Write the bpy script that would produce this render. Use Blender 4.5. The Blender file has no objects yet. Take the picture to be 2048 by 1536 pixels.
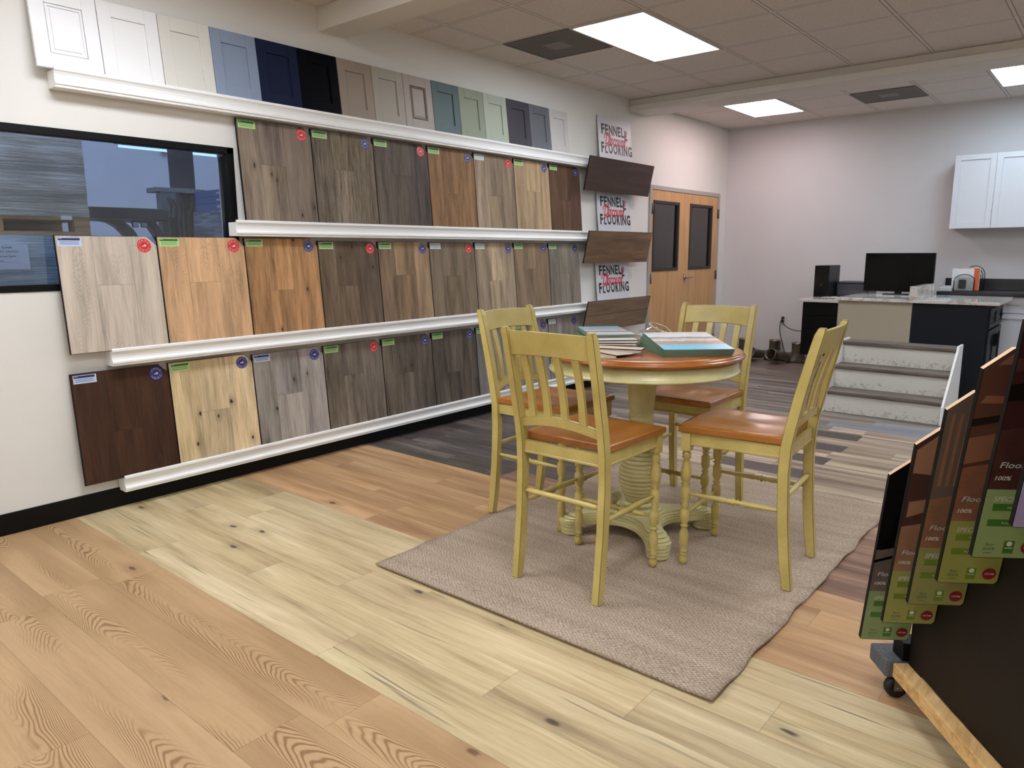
import bpy, bmesh, math, random
from mathutils import Vector, Matrix
from math import sin, cos, pi, radians
random.seed(7)
C = bpy.data.collections.new('scene'); bpy.context.scene.collection.children.link(C)
SC = bpy.context.scene

# ---------------------------------------------------------------- camera
cam = bpy.data.cameras.new('camera'); camo = bpy.data.objects.new('camera', cam); C.objects.link(camo)
cam.sensor_fit = 'HORIZONTAL'; cam.sensor_width = 36; cam.lens = 1458.527 / 2048 * 36
pt, yw, rl = 0.17899656, -0.69541496, -0.00547793
fw = Vector((sin(yw)*cos(pt), cos(yw)*cos(pt), -sin(pt))); rt = Vector((cos(yw), -sin(yw), 0)); up = rt.cross(fw)
rt2 = cos(rl)*rt + sin(rl)*up; up2 = -sin(rl)*rt + cos(rl)*up
camo.matrix_world = Matrix(((rt2.x, up2.x, -fw.x, 4.345), (rt2.y, up2.y, -fw.y, 0), (rt2.z, up2.z, -fw.z, 1.44), (0, 0, 0, 1)))
cam.clip_start = .05
SC.camera = camo

# ---------------------------------------------------------------- world and exposure
SC.view_settings.view_transform = 'Standard'; SC.view_settings.look = 'None'
SC.view_settings.gamma = 1; SC.view_settings.use_curve_mapping = False
SC.view_settings.exposure = 0.6
W = bpy.data.worlds.new('world'); SC.world = W; W.use_nodes = True
W.node_tree.nodes['Background'].inputs[0].default_value = (.75, .85, 1, 1)
W.node_tree.nodes['Background'].inputs[1].default_value = .4
LAMP = 11.0        # emission of the ceiling diffusers
ZC = 3.055

# ---------------------------------------------------------------- shader helpers
def lin(c):
    r = []
    for x in c[:3]:
        x = x/255.0
        r.append(x/12.92 if x <= .04045 else ((x+.055)/1.055)**2.4)
    return (r[0], r[1], r[2], 1)
def nd(t, typ, ins={}, **props):
    n = t.nodes.new('ShaderNode'+typ)
    for k, v in props.items(): setattr(n, k, v)
    for k, v in ins.items():
        if isinstance(v, bpy.types.NodeSocket): t.links.new(v, n.inputs[k])
        else: n.inputs[k].default_value = v
    return n
def mt(t, op, a, b=0.0, c=0.0, clamp=False):
    n = nd(t, 'Math', {0: a, 1: b, 2: c}, operation=op); n.use_clamp = clamp
    return n.outputs[0]
def vec(t, x, y, z=0.0): return nd(t, 'CombineXYZ', {0: x, 1: y, 2: z}).outputs[0]
def noise(t, v, s=1.0, d=2.0, r=.5, dist=0.0):
    return nd(t, 'TexNoise', {'Vector': v, 'Scale': s, 'Detail': d, 'Roughness': r, 'Distortion': dist}).outputs[0]
def ramp(t, f, stops, interp='LINEAR'):
    n = nd(t, 'ValToRGB', {0: f}); e = n.color_ramp.elements; n.color_ramp.interpolation = interp
    while len(e) < len(stops): e.new(.5)
    for i, (p, c) in enumerate(stops):
        e[i].position = p; e[i].color = c if len(c) == 4 and max(c) <= 1.0001 else lin(c)
    return n.outputs[0]
def mix(t, f, a, b, mode='MIX'):
    n = t.nodes.new('ShaderNodeMix'); n.data_type = 'RGBA'; n.blend_type = mode
    for i, v in ((0, f), (6, a), (7, b)):
        if isinstance(v, bpy.types.NodeSocket): t.links.new(v, n.inputs[i])
        else: n.inputs[i].default_value = v
    return n.outputs[2]
def smooth(t, x, a, b):
    return nd(t, 'MapRange', {0: x, 1: a, 2: b, 3: 0.0, 4: 1.0}, interpolation_type='SMOOTHSTEP').outputs[0]
def newmat(name):
    m = bpy.data.materials.new(name); m.use_nodes = True; t = m.node_tree
    return m, t, t.nodes['Principled BSDF']
def pbr(name, col, rough=.5, metal=0.0, spec=.5, emit=None, es=0.0, var=0.0, vs=8.0, bump=0.0, bs=60.0, coat=0.0):
    m, t, b = newmat(name)
    c = lin(col); b.inputs['Base Color'].default_value = c
    b.inputs['Roughness'].default_value = rough; b.inputs['Metallic'].default_value = metal
    b.inputs['Specular IOR Level'].default_value = spec
    b.inputs['Coat Weight'].default_value = coat; b.inputs['Coat Roughness'].default_value = .12
    if emit: b.inputs['Emission Color'].default_value = lin(emit); b.inputs['Emission Strength'].default_value = es
    o = nd(t, 'TexCoord').outputs['Object']
    if var:
        n = noise(t, o, vs, 4.0, .6)
        k = tuple(min(1, x*(1+var)) for x in c[:3])+(1,); d = tuple(x*(1-var) for x in c[:3])+(1,)
        t.links.new(ramp(t, n, [(.3, d), (.7, k)]), b.inputs['Base Color'])
    if bump:
        n = noise(t, o, bs, 3.0, .6)
        t.links.new(nd(t, 'Bump', {'Height': n, 'Strength': bump, 'Distance': .002}).outputs[0], b.inputs['Normal'])
    return m
def emis(name, col, s):
    m = bpy.data.materials.new(name); m.use_nodes = True; t = m.node_tree; t.nodes.clear()
    o = nd(t, 'OutputMaterial'); e = nd(t, 'Emission', {0: lin(col), 1: s}); t.links.new(e.outputs[0], o.inputs[0]); return m

def wood(name, dark, mid, light, rough=.42, var=.3, w1=.45, w2=.35, w3=.2, k=1.6, cath=0.0, knots=0.0, crack=0.0, knotcol=(60, 48, 38), spec=.4, seam=.5, gs=(1.0, 1.0), dt=3.0):
    """plank wood: grain runs along UV.x (metres); 'Rnd' carries a random triple for every plank"""
    m, t, b = newmat(name)
    uv = nd(t, 'UVMap', uv_map='UV').outputs[0]; s = nd(t, 'SeparateXYZ', {0: uv})
    rn = nd(t, 'Attribute', attribute_name='Rnd'); rs = nd(t, 'SeparateColor', {0: rn.outputs['Color']})
    r, g, bl = rs.outputs[0], rs.outputs[1], rs.outputs[2]
    U = mt(t, 'MULTIPLY_ADD', r, 53.0, mt(t, 'MULTIPLY', s.outputs[0], gs[0])); V = mt(t, 'MULTIPLY_ADD', g, 17.0, mt(t, 'MULTIPLY', s.outputs[1], gs[1])); Z = mt(t, 'MULTIPLY', bl, 9.0)
    wv = noise(t, vec(t, mt(t, 'MULTIPLY', U, 1.6), mt(t, 'MULTIPLY', V, 6.0), Z), 1.0, 2.0)
    V2 = mt(t, 'MULTIPLY_ADD', wv, .05, V)
    def N(su, sv, d, ro): return noise(t, vec(t, mt(t, 'MULTIPLY', U, su), mt(t, 'MULTIPLY', V2, sv), Z), 1.0, d, ro)
    n1 = N(.8, 9.0, dt, .6); n2 = N(2.6, 75.0, 4.0, .7); n3 = N(16.0, 480.0, 2.0, .6)
    f = mt(t, 'ADD', mt(t, 'MULTIPLY', n1, w1), mt(t, 'MULTIPLY', n2, w2)); f = mt(t, 'ADD', f, mt(t, 'MULTIPLY', n3, w3))
    f = mt(t, 'MULTIPLY_ADD', mt(t, 'SUBTRACT', f, .5), k, .5)
    if cath:
        lv = mt(t, 'SUBTRACT', s.outputs[1], mt(t, 'MULTIPLY_ADD', g, .08, .06))
        w2n = noise(t, vec(t, mt(t, 'MULTIPLY', U, 1.7), mt(t, 'MULTIPLY', V, 6.0), Z), 1.0, 2.5, .5)
        sgn = mt(t, 'SIGN', mt(t, 'SUBTRACT', bl, .45))
        q = mt(t, 'MULTIPLY', mt(t, 'MULTIPLY', lv, lv), 60.0)
        q = mt(t, 'ADD', q, mt(t, 'MULTIPLY', mt(t, 'MULTIPLY', U, 1.0), sgn)); q = mt(t, 'MULTIPLY_ADD', w2n, .8, q)
        ring = mt(t, 'MULTIPLY_ADD', mt(t, 'SINE', mt(t, 'MULTIPLY', q, 125.0)), .5, .5); ring = mt(t, 'MULTIPLY', mt(t, 'POWER', ring, 3.0), mt(t, 'MULTIPLY_ADD', n3, 1.6, .1))
        msk = smooth(t, noise(t, vec(t, mt(t, 'MULTIPLY', U, 1.1), mt(t, 'MULTIPLY', V, 5.0), Z), 1.0, 1.0), .40, .58)
        msk = mt(t, 'MULTIPLY', msk, mt(t, 'MULTIPLY_ADD', n2, .9, .4))
        f = mt(t, 'SUBTRACT', f, mt(t, 'MULTIPLY', mt(t, 'MULTIPLY', ring, msk), cath))
    col = ramp(t, f, [(.12, dark), (.5, mid), (.86, light)])
    tint = mt(t, 'MULTIPLY_ADD', mt(t, 'SUBTRACT', bl, .5), var, 1.0)
    col = mix(t, 1.0, col, vec(t, tint, tint, mt(t, 'MULTIPLY_ADD', mt(t, 'SUBTRACT', r, .5), var*.25, tint)), 'MULTIPLY')
    if crack:
        cn = N(1.3, 42.0, 2.0, .5)
        cm = mt(t, 'MULTIPLY', smooth(t, cn, .665-.05*crack, .74-.04*crack), smooth(t, n1, .42, .62))
        col = mix(t, mt(t, 'MULTIPLY', cm, .75), col, lin(knotcol))
    if knots:
        vo = nd(t, 'TexVoronoi', {'Vector': vec(t, mt(t, 'MULTIPLY', U, 1.9), mt(t, 'MULTIPLY_ADD', V, 4.6, mt(t, 'MULTIPLY', wv, .3)), Z), 'Scale': 1.0}, voronoi_dimensions='2D')
        cs = nd(t, 'SeparateColor', {0: vo.outputs['Color']}); on = mt(t, 'GREATER_THAN', cs.outputs[0], 1-knots)
        dd = mt(t, 'ADD', vo.outputs['Distance'], mt(t, 'MULTIPLY', mt(t, 'SUBTRACT', N(25.0, 60.0, 2.0, .6), .5), .07))
        core = mt(t, 'SUBTRACT', 1.0, smooth(t, dd, .02, .07)); halo = mt(t, 'SUBTRACT', 1.0, smooth(t, dd, .04, .26))
        kk = mt(t, 'ADD', mt(t, 'MULTIPLY', core, .85), mt(t, 'MULTIPLY', mt(t, 'MULTIPLY', halo, n2), .55), clamp=True)
        col = mix(t, mt(t, 'MULTIPLY', kk, on), col, lin(knotcol))
    if seam:
        e = nd(t, 'UVMap', uv_map='E').outputs[0]; es = nd(t, 'SeparateXYZ', {0: e})
        dx = mt(t, 'MINIMUM', es.outputs[0], es.outputs[1]); sm = mt(t, 'SUBTRACT', 1.0, smooth(t, dx, .0005, .0022))
        col = mix(t, mt(t, 'MULTIPLY', sm, seam), col, (.02, .015, .01, 1))
    t.links.new(col, b.inputs['Base Color'])
    t.links.new(mt(t, 'MULTIPLY_ADD', n2, .16, rough-.08), b.inputs['Roughness'])
    b.inputs['Specular IOR Level'].default_value = spec
    t.links.new(nd(t, 'Bump', {'Height': f, 'Strength': .12, 'Distance': .001}).outputs[0], b.inputs['Normal'])
    return m
def simplewood(name, dark, mid, light, axis=0, rough=.3, su=2.0, sv=30.0, coat=0.0):
    m, t, b = newmat(name)
    s = nd(t, 'SeparateXYZ', {0: nd(t, 'TexCoord').outputs['Object']})
    sc = [sv, sv, sv]; sc[axis] = su
    v = vec(t, *[mt(t, 'MULTIPLY', s.outputs[i], sc[i]) for i in range(3)])
    f = mt(t, 'MULTIPLY_ADD', mt(t, 'SUBTRACT', noise(t, v, 1.0, 5.0, .62, .6), .5), 1.5, .5)
    t.links.new(ramp(t, f, [(.15, dark), (.5, mid), (.85, light)]), b.inputs['Base Color'])
    b.inputs['Roughness'].default_value = rough; b.inputs['Coat Weight'].default_value = coat; b.inputs['Coat Roughness'].default_value = .15
    return m

# ---------------------------------------------------------------- mesh helpers
class MB:
    def __init__(s): s.b = bmesh.new()
    def face(s, pts, mi=0, smooth=False):
        f = s.b.faces.new([s.b.verts.new(p) for p in pts]); f.material_index = mi; f.smooth = smooth; return f
    def box(s, x0, y0, z0, x1, y1, z1, mi=0, M=None):
        if x1 < x0: x0, x1 = x1, x0
        if y1 < y0: y0, y1 = y1, y0
        if z1 < z0: z0, z1 = z1, z0
        P = [Vector((x, y, z)) for z in (z0, z1) for y in (y0, y1) for x in (x0, x1)]
        if M: P = [M @ p for p in P]
        v = [s.b.verts.new(p) for p in P]
        for q in ((0, 2, 3, 1), (4, 5, 7, 6), (0, 1, 5, 4), (2, 6, 7, 3), (0, 4, 6, 2), (1, 3, 7, 5)):
            f = s.b.faces.new([v[i] for i in q]); f.material_index = mi
        return s
    def prism(s, poly, fn, a, b, mi=0, mcap=None, smooth=False):
        """poly list of 2-D points; fn(p, w) -> 3-D; between w=a and w=b"""
        A = [s.b.verts.new(fn(p, a)) for p in poly]; B = [s.b.verts.new(fn(p, b)) for p in poly]; n = len(poly)
        f1 = s.b.faces.new(A[::-1]); f2 = s.b.faces.new(B)
        for f in (f1, f2): f.material_index = mi if mcap is None else mcap
        for i in range(n):
            f = s.b.faces.new((A[i], A[(i+1) % n], B[(i+1) % n], B[i])); f.material_index = mi; f.smooth = smooth
        return s
    def lathe(s, prof, c=(0, 0, 0), n=32, mi=0, M=None, smooth=True):
        """prof: list of (r, z)"""
        rings = []
        for r, z in prof:
            ring = []
            for i in range(n):
                a = 2*pi*i/n; p = Vector((c[0]+r*cos(a), c[1]+r*sin(a), c[2]+z))
                ring.append(s.b.verts.new(M @ p if M else p))
            rings.append(ring)
        for a, b in zip(rings, rings[1:]):
            for i in range(n):
                f = s.b.faces.new((a[i], a[(i+1) % n], b[(i+1) % n], b[i])); f.material_index = mi; f.smooth = smooth
        for ring, rev in ((rings[0], 1), (rings[-1], 0)):
            f = s.b.faces.new(ring[::-1] if rev else ring); f.material_index = mi
        return s
    def tube(s, pts, r, n=8, mi=0, rect=None):
        pts = [Vector(p) for p in pts]; rings = []
        for i, p in enumerate(pts):
            d = (pts[min(i+1, len(pts)-1)]-pts[max(i-1, 0)]).normalized()
            u = d.cross(Vector((0, 0, 1)));
            if u.length < .05: u = d.cross(Vector((1, 0, 0)))
            u.normalize(); w = d.cross(u); rr = r[i] if isinstance(r, (list, tuple)) else r
            rings.append([s.b.verts.new(p+rr*(cos(2*pi*k/n)*u+sin(2*pi*k/n)*w)) for k in range(n)])
        for a, b in zip(rings, rings[1:]):
            for i in range(n):
                f = s.b.faces.new((a[i], a[(i+1) % n], b[(i+1) % n], b[i])); f.smooth = True; f.material_index = mi
        s.b.faces.new(rings[0][::-1]).material_index = mi; s.b.faces.new(rings[-1]).material_index = mi
        return s
    def sweep(s, secs, mi=0, smooth=False):
        """list of cross-sections (equal length point lists) joined"""
        R = [[s.b.verts.new(p) for p in q] for q in secs]; n = len(secs[0])
        for a, b in zip(R, R[1:]):
            for i in range(n):
                f = s.b.faces.new((a[i], a[(i+1) % n], b[(i+1) % n], b[i])); f.material_index = mi; f.smooth = smooth
        s.b.faces.new(R[0][::-1]).material_index = mi; s.b.faces.new(R[-1]).material_index = mi
        return s
def obj(name, mb, mats, parent=None, loc=None, bev=0.0, kind=None, fix=True, auto=False):
    b = mb.b if isinstance(mb, MB) else mb
    if fix: bmesh.ops.recalc_face_normals(b, faces=b.faces[:])
    me = bpy.data.meshes.new(name); b.to_mesh(me); b.free()
    for m in (mats if isinstance(mats, (list, tuple)) else [mats]): me.materials.append(m)
    o = bpy.data.objects.new(name, me); C.objects.link(o)
    if parent: o.parent = parent
    if loc: o.location = loc
    if bev:
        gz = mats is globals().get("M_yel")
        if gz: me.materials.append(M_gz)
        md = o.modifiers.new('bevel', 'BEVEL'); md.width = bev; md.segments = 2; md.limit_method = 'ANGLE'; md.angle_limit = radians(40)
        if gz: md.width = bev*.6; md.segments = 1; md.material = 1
    if kind: o['kind'] = kind
    return o
def tag(o, label, cat, group=None):
    o['label'] = label; o['category'] = cat
    if group: o['group'] = group
    return o
def thing(name, label, cat, loc=(0, 0, 0), rz=0.0, group=None):
    o = bpy.data.objects.new(name, None); C.objects.link(o); o.location = loc; o.rotation_euler = (0, 0, rz)
    o.empty_display_size = .1
    return tag(o, label, cat, group)
def kids(o): return [c for c in C.objects if c.parent == o]
def copy_tree(o, parent=None):
    c = o.copy(); C.objects.link(c)
    if parent: c.parent = parent
    for ch in kids(o): copy_tree(ch, c)
    return c
def struct(name, mb, mats, parent=None, **k):
    o = obj(name, mb, mats, parent, **k); o['kind'] = 'structure'; return o

_tc = {}
def textmesh(body, shear=0.0, bold=0.0):
    key = (body, shear, bold)
    if key in _tc: return _tc[key]
    cu = bpy.data.curves.new('t', 'FONT'); cu.body = body; cu.shear = shear; cu.offset = bold; cu.size = 1; cu.resolution_u = 3
    o = bpy.data.objects.new('t', cu); C.objects.link(o)
    dg = bpy.context.evaluated_depsgraph_get(); me = bpy.data.meshes.new_from_object(o.evaluated_get(dg))
    V = [tuple(v.co) for v in me.vertices]; F = [tuple(p.vertices) for p in me.polygons]
    bpy.data.objects.remove(o); bpy.data.curves.remove(cu); bpy.data.meshes.remove(me)
    if V:
        x0 = min(v[0] for v in V); x1 = max(v[0] for v in V); y0 = min(v[1] for v in V); y1 = max(v[1] for v in V)
    else: x0 = y0 = 0; x1 = y1 = 1
    _tc[key] = (V, F, x0, y0, x1, y1); return _tc[key]
def text_into(mb, body, fn, x, y, w, h, mi=0, shear=0.0, bold=0.0):
    """fit text into the rectangle (x, y, w, h) of a 2-D space; fn maps 2-D to 3-D"""
    V, F, x0, y0, x1, y1 = textmesh(body, shear, bold)
    vs = [mb.b.verts.new(fn(x+(v[0]-x0)/(x1-x0)*w, y+(v[1]-y0)/(y1-y0)*h)) for v in V]
    for f in F:
        try: q = mb.b.faces.new([vs[i] for i in f]); q.material_index = mi
        except ValueError: pass
def rect_into(mb, fn, x, y, w, h, mi=0): mb.face([fn(x, y), fn(x+w, y), fn(x+w, y+h), fn(x, y+h)], mi)
def disc_into(mb, fn, cx, cy, r, mi=0, n=32, wob=0.0):
    mb.face([fn(cx+r*(1+wob*(i % 2))*cos(2*pi*i/n), cy+r*(1+wob*(i % 2))*sin(2*pi*i/n)) for i in range(n)], mi)

class Planks:
    """collects plank quads with UV (metres along/across the grain), E (distance to plank edges) and Rnd"""
    def __init__(s): s.b = bmesh.new(); s.uv = s.b.loops.layers.uv.new('UV'); s.e = s.b.loops.layers.uv.new('E'); s.r = s.b.loops.layers.float_color.new('Rnd')
    def quad(s, fn, a0, a1, c0, c1, mi=0, rnd=None, poly=None):
        """a along grain, c across; fn(a, c) -> 3-D; poly clips the corners"""
        rnd = rnd or (random.random(), random.random(), random.random(), 1)
        # border strips keep the seam distance linear, so build a 3 x 3 grid
        m = min(.004, (c1-c0)*.2, (a1-a0)*.2)
        A = [a0, a0+m, a1-m, a1]; K = [c0, c0+m, c1-m, c1]
        if poly:
            f = s.b.faces.new([s.b.verts.new(fn(a, c)) for a, c in poly])
            for l, (a, c) in zip(f.loops, poly): l[s.uv].uv = (a-a0, c-c0); l[s.e].uv = (1, 1); l[s.r] = rnd
            f.material_index = mi; return
        g = [[s.b.verts.new(fn(a, c)) for c in K] for a in A]
        for i in range(3):
            for j in range(3):
                cs = ((i, j), (i+1, j), (i+1, j+1), (i, j+1))
                f = s.b.faces.new([g[p][q] for p, q in cs]); f.material_index = mi
                for l, (p, q) in zip(f.loops, cs):
                    l[s.uv].uv = (A[p]-a0, K[q]-c0); l[s.e].uv = (min(A[p]-a0, a1-A[p]), min(K[q]-c0, c1-K[q])); l[s.r] = rnd

# ---------------------------------------------------------------- materials
M_wall = pbr('wall_paint', (222, 220, 214), .75, var=.015, vs=2, bump=.05, bs=180)
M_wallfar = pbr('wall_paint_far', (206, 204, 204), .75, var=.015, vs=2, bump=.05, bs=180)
M_white = pbr('white_trim_paint', (240, 241, 240), .4, bump=.04, bs=40)
M_black = pbr('black_trim', (8, 8, 9), .5, spec=.2)
M_blackedge = pbr('black_board_edge', (14, 13, 12), .6, spec=.2)
M_beam = pbr('beam_paint', (218, 214, 206), .7)
M_metal = pbr('brushed_steel', (165, 163, 158), .35, 1.0)
M_glassy = None
def glassmat(name, tint=(235, 240, 245), refl=.10):
    m = bpy.data.materials.new(name); m.use_nodes = True; t = m.node_tree; t.nodes.clear()
    o = nd(t, 'OutputMaterial'); tr = nd(t, 'BsdfTransparent', {0: lin(tint)}); gl = nd(t, 'BsdfGlossy', {0: (1, 1, 1, 1), 1: .02})
    fr = nd(t, 'Fresnel', {0: 1.45}); mx = nd(t, 'MixShader', {0: mt(t, 'MULTIPLY_ADD', fr.outputs[0], 1.0, refl*.3), 1: tr.outputs[0], 2: gl.outputs[0]})
    t.links.new(mx.outputs[0], o.inputs[0]); return m
M_glass = glassmat('window_glass', (225, 232, 240))
M_dglass = glassmat('door_glass', (150, 158, 162), .2)

def ceilmat(name, x0):
    m, t, b = newmat(name)
    s = nd(t, 'SeparateXYZ', {0: nd(t, 'TexCoord').outputs['Object']})
    P = .636
    def ln(v, o):
        f = mt(t, 'FRACT', mt(t, 'DIVIDE', mt(t, 'SUBTRACT', v, o-P*20), P)); d = mt(t, 'ABSOLUTE', mt(t, 'SUBTRACT', f, .5))
        return mt(t, 'SUBTRACT', .5, d)
    dx = ln(s.outputs[0], x0); dy = ln(s.outputs[1], 4.662); d = mt(t, 'MINIMUM', dx, dy)
    bar = mt(t, 'SUBTRACT', 1.0, smooth(t, d, .016, .020)); edge = mt(t, 'MULTIPLY', smooth(t, d, .014, .019), mt(t, 'SUBTRACT', 1.0, smooth(t, d, .022, .032)))
    sp = noise(t, nd(t, 'TexCoord').outputs['Object'], 140.0, 3.0, .7); lo = noise(t, nd(t, 'TexCoord').outputs['Object'], 1.2, 2.0)
    col = ramp(t, sp, [(.3, (196, 186, 178)), (.6, (228, 221, 214))]); col = mix(t, mt(t, 'MULTIPLY', lo, .25), col, lin((204, 192, 182)))
    col = mix(t, bar, col, lin((220, 214, 208))); col = mix(t, mt(t, 'MULTIPLY', edge, .7), col, lin((95, 84, 76)))
    t.links.new(col, b.inputs['Base Color']); b.inputs['Roughness'].default_value = .9
    h = mt(t, 'ADD', mt(t, 'MULTIPLY', sp, .3), mt(t, 'MULTIPLY', edge, -1.5))
    t.links.new(nd(t, 'Bump', {'Height': h, 'Strength': .4, 'Distance': .003}).outputs[0], b.inputs['Normal'])
    return m
M_ceil = ceilmat('ceiling_tile', 1.006); M_ceil2 = ceilmat('ceiling_tile_far', .626)

FLOORM = [
 wood('floor_tan_oak', (134, 102, 68), (180, 148, 110), (198, 168, 130), var=.07, w1=.4, w2=.35, w3=.25, k=1.0, cath=.62, knots=.10, knotcol=(112, 82, 58), spec=.25, rough=.5, seam=.3),
 wood('floor_cream_oak', (140, 116, 86), (190, 170, 132), (220, 204, 166), var=.24, w1=.64, w2=.24, w3=.12, k=2.0, knots=.5, crack=.9, knotcol=(84, 74, 62), spec=.25, rough=.5, seam=.35),
 wood('floor_honey', (138, 102, 70), (176, 140, 102), (206, 172, 132), var=.24, k=2.0, w1=.68, w2=.22, w3=.1, knots=.08, spec=.25, rough=.5, seam=.3),
 wood('floor_charcoal', (54, 48, 46), (88, 80, 76), (134, 125, 118), var=.6, k=2.6, w1=.4, w2=.5, w3=.1, spec=.3, gs=(1.3, 1.5)),
 wood('floor_walnut', (84, 60, 48), (132, 102, 84), (172, 140, 116), var=.3, k=2.3, w1=.65, w2=.28, w3=.07, crack=1.0, knotcol=(58, 42, 36), spec=.25, rough=.5),
 wood('floor_beige_stripe', (116, 98, 82), (152, 134, 116), (194, 176, 152), var=.24, k=2.8, w1=.9, w2=.08, w3=.02, spec=.25, gs=(.6, 1.2), seam=.3),
 wood('floor_grey_brown', (84, 75, 69), (116, 106, 99), (156, 144, 133), var=.34, k=2.7, w1=.8, w2=.16, w3=.04, spec=.25, gs=(.7, 1.2), seam=.3),
 wood('floor_mocha', (62, 54, 50), (80, 70, 65), (98, 88, 81), var=.1, k=1.4, spec=.25),
 wood('floor_blue_grey', (104, 105, 113), (132, 133, 140), (160, 161, 167), var=.16, k=1.8, w1=.6, w2=.3, w3=.1, spec=.25)]

# ---------------------------------------------------------------- floor
X1, Y0, YB = 8.2, -3.4, 9.82
fl = Planks()
F2 = lambda a, c: (a, c, 0.0)
def rowfill(y0, y1, mi, xa=0.0, xb=X1, L=1.25, off=None):
    x = xa - (random.random()*L if off is None else off)
    while x < xb-.01:
        l = L*(1 if off is None else 1); a, b2 = max(x, xa), min(x+l, xb)
        if b2-a > .02: fl.quad(F2, a, b2, y0, y1, mi)
        x += l
y = 1.406
k = 0
while y > Y0:
    rowfill(y-.232, y, 0, L=1.55); y -= .232; k += 1
fl_edges = [1.406, 1.608, 1.806, 2.006, 2.204, 2.402]
for a, b_ in zip(fl_edges, fl_edges[1:]): rowfill(a, b_, 1, L=1.45)
e3 = [2.402+.172*i for i in range(7)]
for i, (a, b_) in enumerate(zip(e3, e3[1:])):
    rowfill(a, b_, 2, xb=3.05 if i > 3 else X1, L=1.3)
    if i > 3: rowfill(a, b_, 4, xa=3.05, L=1.3)
y = e3[-1]; i = 0
while y < YB-.005:
    dy = min(.2, YB-y); ym = y+dy/2
    if ym < 4.4:
        xa = 1.35 if i == 0 else 1.7+.25*(i % 2)
        rowfill(y, y+dy/2, 3, 0, xa, L=.9); rowfill(y+dy/2, y+dy, 3, 0, xa, L=.9)
        rowfill(y, y+dy, 4, xa, X1, L=1.3)
    elif ym < 6.25:
        dk = i % 2 == 0
        s = 1.6 if ym < 5.1 else (1.0 if ym < 5.6 else .6)
        if ym < 5.0: rowfill(y, y+dy/2, 3, 0, s, L=.9); rowfill(y+dy/2, y+dy, 3, 0, s, L=.9)
        else: rowfill(y, y+dy, 6, 0, s, L=1.3)
        e = 2.9 if dk else 2.62
        if ym > 5.5: rowfill(y, y+dy, 6, s, e-.62, L=1.4)
        else: rowfill(y, y+dy, 5, s, e-.62, L=1.1)
        if dk: rowfill(y, y+dy, 7, e-.62, e, L=2, off=0)
        else: rowfill(y, y+dy, 5 if ym < 5.5 else 6, e-.62, e, L=2, off=0)
        rowfill(y, y+dy, 5, e, X1, L=1.25)
    elif ym < 6.7:
        rowfill(y, y+dy, 6, 0, 2.55+.3*(i % 2), L=1.3); rowfill(y, y+dy, 8, 2.55+.3*(i % 2), X1, L=1.3)
    else: rowfill(y, y+dy, 6, L=1.3)
    y += dy; i += 1
floor = obj('floor', fl.b, FLOORM, kind='structure', fix=False)
sl = MB(); sl.box(-.2, Y0-.2, -.12, X1+.2, YB+.2, -.002); struct('floor_slab', sl, pbr('slab', (90, 85, 80), .9))

# ---------------------------------------------------------------- walls, ceiling, beams
WY0, WY1, WZ0, WZ1 = -.6, 2.515, 1.25, 2.085     # window opening in the left wall
DY0, DY1, DZ1 = 7.70, 9.60, 2.20                 # double door opening
w = MB()
for a in ((Y0-.2, 0, WY0, ZC), (WY0, 0, WY1, WZ0), (WY0, WZ1, WY1, ZC), (WY1, 0, DY0, ZC), (DY0, DZ1, DY1, ZC), (DY1, 0, YB+.2, ZC)):
    w.box(-.14, a[0], a[1], 0, a[2], a[3])
struct('wall_left', w, M_wall)
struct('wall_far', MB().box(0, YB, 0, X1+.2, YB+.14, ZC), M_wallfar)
struct('wall_right', MB().box(X1, Y0-.2, 0, X1+.14, YB, ZC), M_wall)
struct('wall_near', MB().box(0, Y0-.14, 0, X1, Y0, ZC), M_wall)
struct('ceiling', MB().box(0, Y0-.14, ZC, X1, 7.4, ZC+.1), M_ceil)
struct('ceiling_far', MB().box(0, 7.4, ZC, X1, YB, ZC+.1), M_ceil2)
struct('trim_1', MB().box(0.001, 3.195, 2.905, X1-.001, 3.42, ZC-.001), M_beam, bev=.004)
struct('trim_2', MB().box(0.001, 7.23, 2.93, X1-.001, 7.60, ZC-.001).box(0.001, 7.205, 2.93, X1-.001, 7.23, 2.99), M_beam, bev=.004)
bb = MB().box(0.0005, Y0, 0.001, .012, 7.62, .115)
struct('baseboard_left', bb, M_black, bev=.003)
struct('baseboard_far', MB().box(.02, YB-.012, 0.001, 1.2, YB-.0005, .1), pbr('grey_base', (120, 116, 112), .6))

# ---------------------------------------------------------------- left window and the warehouse behind it
wf = MB()
fw_ = .036
for a in ((WY0, WZ0, WY1, WZ0+fw_), (WY0, WZ1-fw_-.004, WY1, WZ1), (WY1-fw_-.008, WZ0, WY1, WZ1), (WY0, WZ0, WY0+fw_, WZ1)):
    wf.box(-.050, a[0]+.0005, a[1]+.0005, .006, a[2]-.0005, a[3]-.0005)
wf.box(-.139, 2.488, WZ0+.04, -.0505, WY1-.0005, WZ1-.045)
win = struct('window_1', wf, M_black, bev=.002)
struct('window_pane', MB().box(-.040, WY0+.01, WZ0+.01, -.034, WY1-.012, WZ1-.012), M_glass, parent=win)
M_wh = pbr('warehouse_paint', (172, 178, 190), .8, var=.04, vs=1.5)
wh = MB()
wh.box(-6.1, -3, 0, -6, 9, 4.4); wh.box(-6, 6.3, 0, -.15, 6.4, 4.4); wh.box(-6, -3.1, 0, -.15, -3, 4.4)
struct('wall_warehouse', wh, M_wh)
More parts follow.
